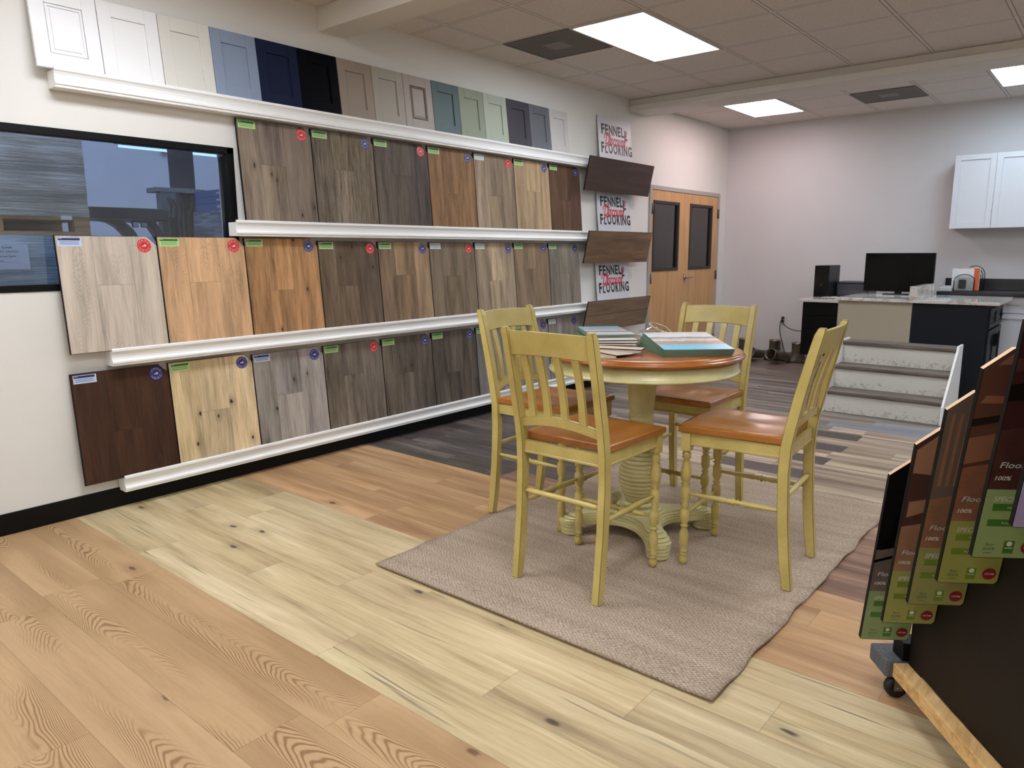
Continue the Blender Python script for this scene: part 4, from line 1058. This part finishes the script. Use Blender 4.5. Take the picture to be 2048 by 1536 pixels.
for k_ in range(2): shaker(m, lambda u, v, o_: Vector((u, .9305+o_, v)), .01+.345*k_, .1, .335, .78, .02)
obj('door', m, M_cream, cb)
bk = thing('base_cabinet', 'blue-black base cabinet at the right end of the island', 'cabinet', (2.7505, 8.12, 0))
obj('carcass', MB().box(0, 0, .002, .64, .93, CT-.032), M_ink2, bk, bev=.002)
fs = lambda u, v, o_: Vector((.6405+o_, u, v))
for (u, v, w_, h_) in ((.03, .70, .43, .19), (.47, .70, .43, .19)):
    m = MB(); shaker(m, fs, u, v, w_, h_, .019, 0, .04); dr = obj('drawer', m, M_ink2, bk, bev=.001)
    hh = MB(); hh.box(.662, u+w_/2-.05, v+h_/2-.006, .684, u+w_/2+.05, v+h_/2+.006); obj('handle', hh, M_black, dr, bev=.003)
for (u, v, w_, h_) in ((.03, .10, .43, .58), (.47, .10, .43, .58)):
    m = MB(); shaker(m, fs, u, v, w_, h_, .019, 0, .06); dr = obj('door', m, M_ink2, bk, bev=.001)
    hh = MB(); hh.box(.662, u+(w_-.04 if u < .3 else .03), v+h_-.18, .684, u+(w_-.03 if u < .3 else .04), v+h_-.06); obj('handle', hh, M_black, dr, bev=.003)
tag(obj('marble_countertop', MB().box(2.03, 8.07, CT-.031, 2.842, 9.12, CT), M_marb, bev=.003), 'left marble countertop of the island, carrying the monitor', 'countertop')
tag(obj('marble_countertop', MB().box(2.8425, 8.07, CT-.031, 3.478, 9.12, CT), M_marb, bev=.003), 'right marble countertop of the island, above the blue-black cabinet', 'countertop')
tag(obj('marble_splash_block', MB().box(2.722, 8.08, CT+.0006, 2.790, 8.90, CT+.130), M_marb, bev=.003), 'upright marble slab dividing the two island countertops', 'marble slab')
# desk behind on the left
tag(obj('desk_top', MB().box(1.52, 8.49, .868, 2.028, 9.80, .900), M_marb, bev=.003), 'marble desk surface at the far wall, left of the island, carrying the computer tower', 'desk top')
pd = thing('drawer_unit', 'black drawer unit hung under the left end of the desk surface', 'drawer unit', (1.545, 8.55, 0))
obj('body', MB().box(0, 0.012, .26, .385, .60, .8665), M_black, pd)
for k_ in range(4): obj('drawer', MB().box(.003, -.008, .263+.151*k_, .382, .011, .408+.151*k_), pbr('gloss_black', (7, 7, 9), .25, spec=.2), pd, bev=.003)
wc = thing('drawer_cabinet', 'narrow strip of white drawer cabinet between the black drawers and the cream cabinet', 'cabinet', (1.94, 8.60, 0))
obj('body', MB().box(0, .012, .002, .085, 1.18, .8665), M_wc, wc)
for z0, z1 in ((.10, .55), (.555, .70), (.705, .862)): obj('drawer', MB().box(.002, -.006, z0, .083, .011, z1), M_wc, wc, bev=.002)
# monitor
mo = thing('computer_monitor', 'large black flat computer monitor standing on the left marble countertop', 'monitor', (2.418, 8.955, CT))
obj('stand', MB().box(-.13, -.07, .0006, .13, .12, .010).box(-.035, .055, .010, .035, .075, .16), pbr('monitor_plastic', (14, 14, 15), .3), mo, bev=.003)
obj('casing', MB().box(-.347, .0, .030, .347, .045, .452), pbr('monitor_case', (10, 10, 11), .4, spec=.2), mo, bev=.004)
obj('screen', MB().box(-.337, -.002, .042, .337, -.0003, .444), pbr('screen_glass', (4, 4, 5), .1, spec=.15), mo)
# tower, printer and clutter
tw = thing('computer_tower', 'glossy black desktop computer tower on the desk by the far wall', 'computer', (1.415, 9.02, .9006))
tw.location = (1.545, 8.93, .9006)
tw.location = (1.525, 8.95, .9006)
obj('case', MB().box(0, .006, 0, .165, .42, .365), pbr('case_black', (20, 20, 22), .4, spec=.3), tw, bev=.004)
m = MB(); m.box(.002, 0, .002, .163, .0055, .363); tf = obj('front_panel', m, pbr('piano_black', (5, 5, 6), .12), tw, bev=.003)
m = MB(); m.lathe([(.012, 0), (.012, .003)], (.082, -.003, .04), 18, M=None); m = MB(); m.lathe([(.011, 0), (.011, .003)], (0, 0, 0), 18, M=Matrix.Translation((.08, -.0003, .14)) @ Matrix.Rotation(pi/2, 4, 'X')); m.box(.05, -.0025, .30, .12, -.0002, .304)
obj('power_button', m, pbr('button_grey', (50, 50, 52), .3), tf)
pr = thing('printer', 'dark grey printer behind the computer tower', 'printer', (1.70, 9.22, .9006)); M_prn = pbr('printer_grey', (66, 67, 74), .4)
obj('body', MB().box(0, .01, 0, .36, .38, .15), M_prn, pr, bev=.010); obj('lid', MB().box(-.002, .005, .1505, .362, .385, .172), pbr('printer_lid', (52, 53, 60), .4), pr, bev=.006)
obj('paper_tray', MB().box(.02, -.004, .02, .34, .0095, .075), pbr('tray_grey', (78, 79, 86), .4), pr, bev=.003)
m = MB()
rr_ = random.Random(5)
for k_ in range(7):
    cx, cy = 1.735+rr_.random()*.10, 8.62+rr_.random()*.16; m.tube([(cx+.03*cos(t_*.8+k_), cy+.03*sin(t_*1.1+k_), .9040+.016*abs(sin(t_*.9+k_))) for t_ in range(9)], .0032, 6)
tag(obj('cable_bundle', m, pbr('cable_white', (186, 184, 178), .5)), 'small tangle of white cable on the desk in front of the printer', 'cable')

# back counter
CB = .992; Y2 = 9.18
tag(obj('black_countertop', MB().box(2.765, Y2, CB-.040, 4.9, YB-.001, CB), pbr('black_laminate', (34, 33, 37), .3), bev=.004), 'black countertop along the far wall with its end beside the monitor', 'countertop')
tag(obj('black_backsplash', MB().box(2.74, YB-.022, CB+.0006, 4.9, YB-.001, CB+.125), pbr('black_laminate2', (36, 35, 39), .3), bev=.002), 'low black backsplash strip on the far wall behind the desk organizer', 'backsplash')
def basecab(x0, x1, label):
    r = thing('base_cabinet', label, 'cabinet', (x0, Y2+.045, 0), 0)
    w_ = x1-x0; obj('carcass', MB().box(0, .021, .10, w_, .59, CB-.041).box(.0, .09, .001, w_, .59, .0995), M_wc, r)
    n = 1 if w_ < .5 else 2
    for k_ in range(n):
        ww = (w_-.006)/n; m = MB(); shaker(m, lambda u, v, o_: Vector((u, .0205-o_, v)), .003+ww*k_, CB-.041-.17, ww-.004, .165, .019, 0, .035); d_ = obj('drawer', m, M_wc, r, bev=.001)
        h_ = MB(); h_.tube([(.003+ww*(k_+.5)-.05, -.001, CB-.125), (.003+ww*(k_+.5)-.05, -.022, CB-.125), (.003+ww*(k_+.5)+.05, -.022, CB-.125), (.003+ww*(k_+.5)+.05, -.001, CB-.125)], .004, 8); obj('handle', h_, M_metal, d_)
        m = MB(); shaker(m, lambda u, v, o_: Vector((u, .0205-o_, v)), .003+ww*k_, .105, ww-.004, CB-.041-.17-.112, .019); obj('door', m, M_wc, r, bev=.001)
basecab(2.80, 3.30, 'white base cabinet mostly hidden behind the island')
basecab(3.302, 3.64, 'white drawer base cabinet seen just right of the blue-black island side')
basecab(4.28, 4.88, 'white base cabinet beyond the dark gap under the black countertop')
def upper(x0, x1, label):
    r = thing('wall_cabinet', label, 'cabinet', (x0, 9.49, 1.668), 0, 'white wall cabinets'); w_ = x1-x0
    obj('carcass', MB().box(0, .020, 0, w_, YB-9.49-.001, .785), M_wc, r, bev=.001)
    for k_ in range(2):
        ww = w_/2; m = MB(); shaker(m, lambda u, v, o_: Vector((u, .0195-o_, v)), .0015+ww*k_, .002, ww-.003, .781, .019); obj('door', m, M_wc, r, bev=.0012)
upper(2.772, 3.548, 'left white two-door wall cabinet on the far wall'); upper(3.551, 4.33, 'right white wall cabinet, outside the picture')
# desk organizer
og = thing('file_organizer', 'black wire mesh file sorter with rising arched dividers on the black countertop', 'file sorter', (2.90, 9.32, CB+.0006))
M_mesh = pbr('mesh_black', (24, 24, 27), .45)
def arch(x, y, w_, h_, r_=.0035, fill=False):
    pts = [(x, y, 0), (x, y, h_*.62)]+[(x+w_/2-w_/2*cos(pi*t_/10), y, h_*.62+h_*.38*sin(pi*t_/10)) for t_ in range(1, 10)]+[(x+w_, y, h_*.62), (x+w_, y, 0)]
    return pts
for k_ in range(6):
    m = MB(); m.tube(arch(.0+.012*k_, .045*k_, .195, .18+.018*k_), .004, 8)
    if k_ == 0:
        pp = arch(0, 0, .195, .18); n_ = len(pp)
        for q in range(14):
            x = .006+.014*q
            hgt = .18*.62+.18*.38*math.sqrt(max(0, 1-((x-.0975)/.0975)**2)); m.tube([(x, 0, .004), (x, 0, hgt)], .0011, 4)
        for q in range(12): m.tube([(.002, 0, .008+.0125*q), (.193, 0, .008+.0125*q)] if q < 9 else [(.03, 0, .008+.0125*q), (.165, 0, .008+.0125*q)], .0011, 4)
    obj('divider', m, M_mesh, og)
m = MB(); m.prism([(-.004, -.006), (.199, -.006), (.262, .232), (.058, .232)], lambda p_, w_: Vector((p_[0], p_[1], w_)), 0, .008); m.box(.045, -.0045, .03, .115, -.0028, .125); obj('tray', m, M_mesh, og)
for (x, y, w_, h_, c_, lb) in ((2.905, 9.337, .205, .235, (222, 222, 222), 'white paper folder sticking out left of the front divider of the file sorter'), (2.925, 9.345, .205, .24, (205, 96, 46), 'orange booklet standing in the file sorter'), (2.940, 9.385, .19, .245, (232, 232, 230), 'white booklet behind the orange one in the file sorter')):
    m = MB(); x0 = x-(.03 if c_[0] == 222 else 0); m.box(x0, y, 0, x0+w_, y+.006, h_)
    tag(obj('booklet', m, pbr('booklet_paper', c_, .4), None, (0, 0, CB+.009)), lb, 'booklet', 'papers in the file sorter')
tag(obj('paper_box', MB().box(0, 0, 0, .115, .12, .035).box(.03, .01, .0352, .10, .10, .055), pbr('box_white', (205, 208, 212), .5), None, (2.775, 9.26, CB+.0006), bev=.003), 'small white box on the black countertop left of the file sorter', 'box')

# outlet, plugs, cord
M_cord = pbr('cord_black', (20, 20, 22), .5)
ot = thing('wall_outlet', 'white wall outlet with black plugs near the floor on the far wall', 'outlet', (.842, YB, .474))
obj('cover_plate', MB().box(0, -.006, 0, .088, -.0005, .118), pbr('plate_white', (205, 204, 200), .4), ot, bev=.002)
obj('socket', MB().box(.026, -.0085, .064, .062, -.0062, .100).box(.026, -.0085, .018, .062, -.0062, .054), pbr('socket_grey', (160, 160, 158), .5), ot, bev=.001)
def cord(pts, label, plugz):
    r = thing('power_cord', label, 'cord', (0, 0, 0)); m = MB()
    P = [Vector(p_) for p_ in pts]; out = []
    for i in range(len(P)-1):
        p0, p1, p2, p3 = P[max(i-1, 0)], P[i], P[i+1], P[min(i+2, len(P)-1)]
        for q in range(6):
            t_ = q/6; out.append(.5*((2*p1)+(-p0+p2)*t_+(2*p0-5*p1+4*p2-p3)*t_*t_+(-p0+3*p1-3*p2+p3)*t_**3))
    out.append(P[-1]); m.tube(out, .0052, 8); obj('cable', m, M_cord, r)
    obj('plug', MB().box(P[0].x-.014, YB-.040, plugz-.016, P[0].x+.014, YB-.0088, plugz+.016), M_cord, r, bev=.004)
cord([(.886, YB-.035, .556), (.872, YB-.06, .50), (.866, YB-.05, .38), (.90, YB-.05, .25), (.945, YB-.06, .12), (.98, YB-.10, .02), (1.03, YB-.14, .006)], 'black cord hanging from the outlet down to the floor', .556)
cord([(.886, YB-.035, .510), (.93, YB-.06, .462), (1.02, YB-.07, .415), (1.14, YB-.08, .40), (1.30, YB-.10, .42), (1.56, YB-.12, .50), (1.60, YB-.12, .62)], 'black cord looping from the outlet to the right behind the drawers', .510)
# sheet-metal duct boots on the floor
M_galv = pbr('galvanised_steel', (132, 126, 112), .38, .85, var=.3, vs=9)
def boot(x, y, rz, h_, label, lying=False):
    r = thing('duct_boot', label, 'duct boot', (x, y, .001 if not lying else .078), rz, 'sheet-metal duct boots on the floor by the far wall')
    if lying: r.rotation_euler = (pi/2-.25, 0, rz)
    m = MB(); R_ = .072; n = 24; zc = h_*.45
    # rectangular foot flaring into a round collar
    rect = []
    for i in range(n):
        a = 2*pi*i/n; c_, s_ = cos(a), sin(a); k_ = 1/max(abs(c_)/.13, abs(s_)/.055); rect.append(Vector((k_*c_, k_*s_, 0)))
    circ_ = [Vector((R_*cos(2*pi*i/n), R_*sin(2*pi*i/n), zc)) for i in range(n)]; up_ = [p_+Vector((0, 0, h_-zc-.02)) for p_ in circ_]
    sec = [rect, [p_+Vector((0, 0, .03)) for p_ in rect], circ_, up_, [Vector((p_.x*1.05, p_.y*1.05, p_.z+.004)) for p_ in up_], [Vector((p_.x*1.05, p_.y*1.05, p_.z+.012)) for p_ in up_], [Vector((p_.x, p_.y, p_.z+.02)) for p_ in up_]]
    sec = sec+[[Vector((p_.x*.97, p_.y*.97, p_.z)) for p_ in sec[-1]], [Vector((p_.x*.95, p_.y*.95, zc)) for p_ in up_], [Vector((p_.x*.97, p_.y*.95, .02)) for p_ in rect]]
    m.sweep(sec, 0, True); obj('sheet_metal', m, M_galv, r)
boot(.85, 9.66, .3, .27, 'upright metal duct boot in the middle of the heap under the outlet')
boot(.42, 9.68, -.2, .26, 'upright metal duct boot nearest the corner, seen behind the chair post')
boot(1.17, 9.60, .5, .26, 'shiny upright metal duct boot beside the black drawers')
boot(.625, 9.54, .1, .24, 'metal duct boot lying on its side between two upright ones', True)
boot(1.0, 9.46, -.2, .24, 'metal duct boot tipped over in front of the hanging cord', True)

# ---------------------------------------------------------------- warehouse goods behind the window
def wrapmat(name, c0, c1, c2, s_):
    m, t, b = newmat(name); s = nd(t, 'SeparateXYZ', {0: nd(t, 'TexCoord').outputs['Object']})
    v = vec(t, mt(t, 'MULTIPLY', s.outputs[0], 3.0), mt(t, 'MULTIPLY', s.outputs[1], 3.0), mt(t, 'MULTIPLY', s.outputs[2], s_))
    n = noise(t, v, 1.0, 6.0, .72); n2 = noise(t, vec(t, mt(t, 'MULTIPLY', s.outputs[0], 1.0), mt(t, 'MULTIPLY', s.outputs[1], 2.0), mt(t, 'MULTIPLY', s.outputs[2], 7.0)), 1.0, 2.0)
    t.links.new(ramp(t, mt(t, 'MULTIPLY_ADD', n2, .5, mt(t, 'MULTIPLY', n, .55)), [(.3, c0), (.5, c1), (.72, c2)]), b.inputs['Base Color'])
    b.inputs['Roughness'].default_value = .25; b.inputs['Specular IOR Level'].default_value = .8
    t.links.new(nd(t, 'Bump', {'Height': n, 'Strength': .8, 'Distance': .01}).outputs[0], b.inputs['Normal']); return m
M_wr1 = wrapmat('stretch_wrap_grey', (112, 104, 94), (170, 164, 152), (236, 234, 228), 90.0); M_wr2 = wrapmat('stretch_wrap_blue', (84, 94, 104), (128, 144, 156), (222, 230, 236), 90.0)
M_pal = simplewood('pallet_wood', (130, 98, 60), (176, 138, 90), (200, 166, 116), axis=1, rough=.8)
XP = -.60
def pallet(z0, parent):
    for k_, (za, zb_) in enumerate(((0, .018), (.085, .105))):
        m = MB(); m.box(-1.05, -1.0, z0+za, 0, 0, z0+zb_); obj('pallet_boards', m, M_pal, parent)
    for ys in (-1.0, -.55, -.09):
        m = MB()
        for xs in (-1.05, -.10): m.box(xs, ys, z0+.0185, xs+.10, ys+.09, z0+.0845)
        obj('pallet_block', m, M_pal, parent)
    obj('light_block_stringer', MB().box(-.55, -1.0, z0+.0185, -.45, 0, z0+.0845), M_pal, parent)  # added to block the light that showed through the pallet gaps
def lump(w0, z0, z1, y1_, seed):
    m = MB(); rn = random.Random(seed); n = 24; secs = []
    for i in range(n+1):
        z_ = z0+(z1-z0)*i/n; j_ = .004*(rn.random()-.5); secs.append([Vector((-1.04, -1.0, z_)), Vector((j_, -1.0, z_)), Vector((j_, y1_+j_, z_)), Vector((-1.04, y1_+j_, z_))])
    return m.sweep(secs)
lw = thing('wrapped_pallet', 'lower shrink-wrapped pallet load behind the window, with a white paper label', 'pallet load', (XP, 1.905, .001), 0, 'pallet loads in the warehouse')
pallet(0, lw); obj('wrapped_load', lump(0, .106, 1.556, 0, 1), M_wr2, lw)
m = MB(); f1 = lambda x, y: Vector((.004, x, y)); m.box(.001, -.68, 1.355, .0036, -.385, 1.500, 0); k_ = 0
for tx, w_, h_ in (('6.0  Natural Link', .20, .013), ('9.45*4+1 RAW (APX)', .225, .013), ('pcs, 55 Boxes/plt', .215, .013), ('20323 Pallet,____', .215, .013), ('Made in USA', .13, .012)): text_into(m, tx, f1, -.665+(.0), 1.475-.026*k_, w_, h_, 1, 0, .01); k_ += 1
obj('paper_label', m, [pbr('label_paper', (196, 202, 212), .6), M_ink], lw, fix=False)
up_ = thing('wrapped_pallet', 'upper shrink-wrapped pallet load on its wooden pallet, top cut off by the window frame', 'pallet load', (XP, 1.872, 1.5578), 0, 'pallet loads in the warehouse')
pallet(0, up_); obj('wrapped_load', lump(0, .106, .98, 0, 2), M_wr1, up_)
obj('paper_scrap', MB().box(.001, -.16, .088, .004, -.10, .112), M_paper, up_)
# tube lights: one hangs in view, the unseen rest are added for brightness
M_tube = emis('added_tube_glow', (234, 240, 255), 270.0)  # glow of the added, unseen tubes only
M_tube0 = emis('tube_glow_low', (180, 215, 255), 1.5)
for (x, y, z_, lb) in ((-.42, -.2, 3.3, 'added unseen tube light brightening the wrapped pallets'), (-4.0, 3.50, 2.56, 'blue-white tube light hanging in the warehouse, seen through the window'), (-1.6, -1.2, 4.1, 'added unseen tube light left of the window view'), (-2.2, 2.2, 4.1, 'added unseen tube light above the forklift'), (-3.2, 5.0, 4.1, 'added unseen tube light far right in the warehouse')):
    r = thing('tube_light', lb, 'tube light', (x, y, z_), 0, 'warehouse tube lights')
    obj('housing', MB().box(-.06, 0, .0305, .06, 1.5, .085), pbr('tube_housing', (120, 132, 150), .5), r)
    obj('tube', MB().lathe([(.014, .02), (.014, 1.48)], (0, 0, 0), 12, 0, Matrix.Translation((0, 0, .008)) @ Matrix.Rotation(-pi/2, 4, 'X')), M_tube0 if z_ < 3 else M_tube, r)
    m = MB()
    for ys in (.1, 1.4): m.tube([(0, ys, .085), (0, ys, 4.4-z_)], .003, 6)
    obj('hanger', m, M_metal, r)
# forklift
fk = thing('forklift', 'dark forklift behind the window: overhead guard, round mirrors and mast', 'forklift'); M_fk = pbr('forklift_dark', (30, 36, 44), .45)
def beam(pts, wd, name, ht=None, mat=M_fk, par=fk, x=-2.0, tx=.10):
    m = MB(); pts = [Vector((0, p_[0], p_[1])) for p_ in pts]; secs = []
    for i, p_ in enumerate(pts):
        d = (pts[min(i+1, len(pts)-1)]-pts[max(i-1, 0)]).normalized(); n_ = Vector((0, -d.z, d.y)); w_ = wd[i] if isinstance(wd, (list, tuple)) else wd
        secs.append([Vector((x-tx/2, 0, 0))+p_-n_*w_/2, Vector((x+tx/2, 0, 0))+p_-n_*w_/2, Vector((x+tx/2, 0, 0))+p_+n_*w_/2, Vector((x-tx/2, 0, 0))+p_+n_*w_/2])
    return obj(name, m.sweep(secs), mat, par, bev=.006)
beam([(1.4, 1.752), (2.0, 1.752), (2.60, 1.756), (2.84, 1.755), (2.90, 1.742)], .085, 'overhead_guard', tx=.66, x=-2.05)
beam([(2.42, 1.725), (2.54, 1.715), (2.62, 1.68), (2.68, 1.62), (2.73, 1.53), (2.78, 1.42), (2.84, 1.1), (2.86, .9)], [.03, .05, .07, .08, .08, .08, .08, .08], 'guard_pillar')
beam([(2.80, 1.735), (2.88, 1.68), (2.94, 1.58), (3.0, 1.46), (3.08, 1.25), (3.12, .9)], .062, 'guard_pillar')
obj('light_pod', MB().box(-2.05, 2.845, 1.725, -1.96, 2.89, 1.775), pbr('pod_dark_red', (70, 36, 38), .5), fk, bev=.006)
for yy in (2.725, 2.795):
    m = MB(); m.box(-1.955, yy-.028, 1.655, -1.935, yy+.028, 1.705); mr = obj('mirror', m, M_fk, fk, bev=.01)
    obj('mirror_glass', MB().box(-1.9345, yy-.021, 1.662, -1.933, yy+.021, 1.698), pbr('mirror_glass', (150, 165, 175), .08, .9), mr)
obj('mirror_bracket', MB().box(-1.95, 2.70, 1.703, -1.94, 2.86, 1.712), M_fk, fk)
obj('body', MB().box(-2.55, 1.5, .25, -1.80, 3.15, .95), M_fk, fk, bev=.05)
for yy in (1.85, 2.85):
    obj('wheel', MB().lathe([(.12, -.1), (.26, -.1), (.29, -.06), (.29, .06), (.26, .1), (.12, .1)], (0, 0, 0), 28, 0, Matrix.Translation((-1.795, yy, .291)) @ Matrix.Rotation(pi/2, 4, 'Y')), pbr('tyre', (22, 22, 23), .7), fk)
# lift mast with hoses further back
ms = thing('lift_mast', 'dark steel lift mast with a grey guard box and hoses, behind the window', 'lift mast')
for yy in (3.46, 3.56, 3.68, 3.76): obj('mast_channel', MB().box(-3.06, yy-.028, .05, -2.96, yy+.028, 2.02 if yy < 3.65 else 2.06), M_fk, ms, bev=.004)
obj('cross_head', MB().box(-3.12, 3.37, 2.03, -2.90, 3.86, 2.075), pbr('mast_grey', (86, 96, 104), .5), ms, bev=.004)
m = MB(); m.prism([(3.40, 2.03), (3.40, 1.84), (3.43, 1.79), (3.55, 1.79), (3.55, 2.03)], lambda p_, w_: Vector((w_, p_[0], p_[1])), -2.955, -2.90); obj('guard_box', m, pbr('mast_grey2', (70, 80, 90), .5), ms)
m = MB()
for q in range(5): m.tube([(-2.89, 3.47+.05*q, 1.98-.02*q), (-2.86, 3.48+.05*q, 1.9), (-2.88, 3.47+.05*q, 1.75), (-2.89, 3.5+.04*q, 1.2)], .012, 8)
obj('hose', m, M_black, ms); obj('base', MB().box(-3.1, 3.3, .001, -2.85, 3.9, .06), M_fk, ms)
struct('trim_4', MB().box(-3.66, 3.87, .001, -3.50, 4.07, 4.399), pbr('steel_column', (40, 42, 48), .5))
# blue boxes on a wrapped pallet
bp = thing('boxed_pallet', 'wrapped pallet of blue cartons at the right end of the window view', 'pallet load', (-2.62, 3.56, .001))
obj('wrapped_load', MB().box(0, 0, .106, .85, .85, 1.84), wrapmat('stretch_wrap_dark', (30, 38, 48), (56, 68, 82), (170, 186, 200), 40.0), bp, bev=.02)
obj('pallet_boards', MB().box(0, 0, .0, .85, .85, .02).box(0, 0, .085, .85, .85, .105).box(0, 0, .0205, .85, .09, .0845).box(0, .76, .0205, .85, .85, .0845), M_pal, bp)
M_box = pbr('blue_carton', (44, 74, 118), .5)
for k_ in range(3):
    m = MB(); z0 = 1.8415+.062*k_; m.box(.0, .04, z0, .84, .84, z0+.058, 0); f1 = lambda x, y: Vector((x, .039, y)); text_into(m, 'WATERPROOF', f1, .40, z0+.016, .30, .022, 1)
    tag(obj('carton', m, [M_box, M_paper], None, (-2.62, 3.56, .001), fix=False), 'flat blue carton stacked on the wrapped load behind the window', 'carton', 'blue cartons on the far pallet')
# security camera on the warehouse wall
sc = thing('security_camera', 'small white security camera high on the warehouse wall', 'camera', (-5.999, 4.98, 2.86))
obj('mount', MB().box(.0005, -.05, -.05, .03, .05, .05), M_wh, sc, bev=.004); obj('housing', MB().lathe([(.02, 0), (.05, .01), (.055, .09), (.045, .1)], (0, 0, 0), 20, 0, Matrix.Translation((.03, 0, 0)) @ Matrix.Rotation(pi/2+.3, 4, 'Y')), M_paper, sc)
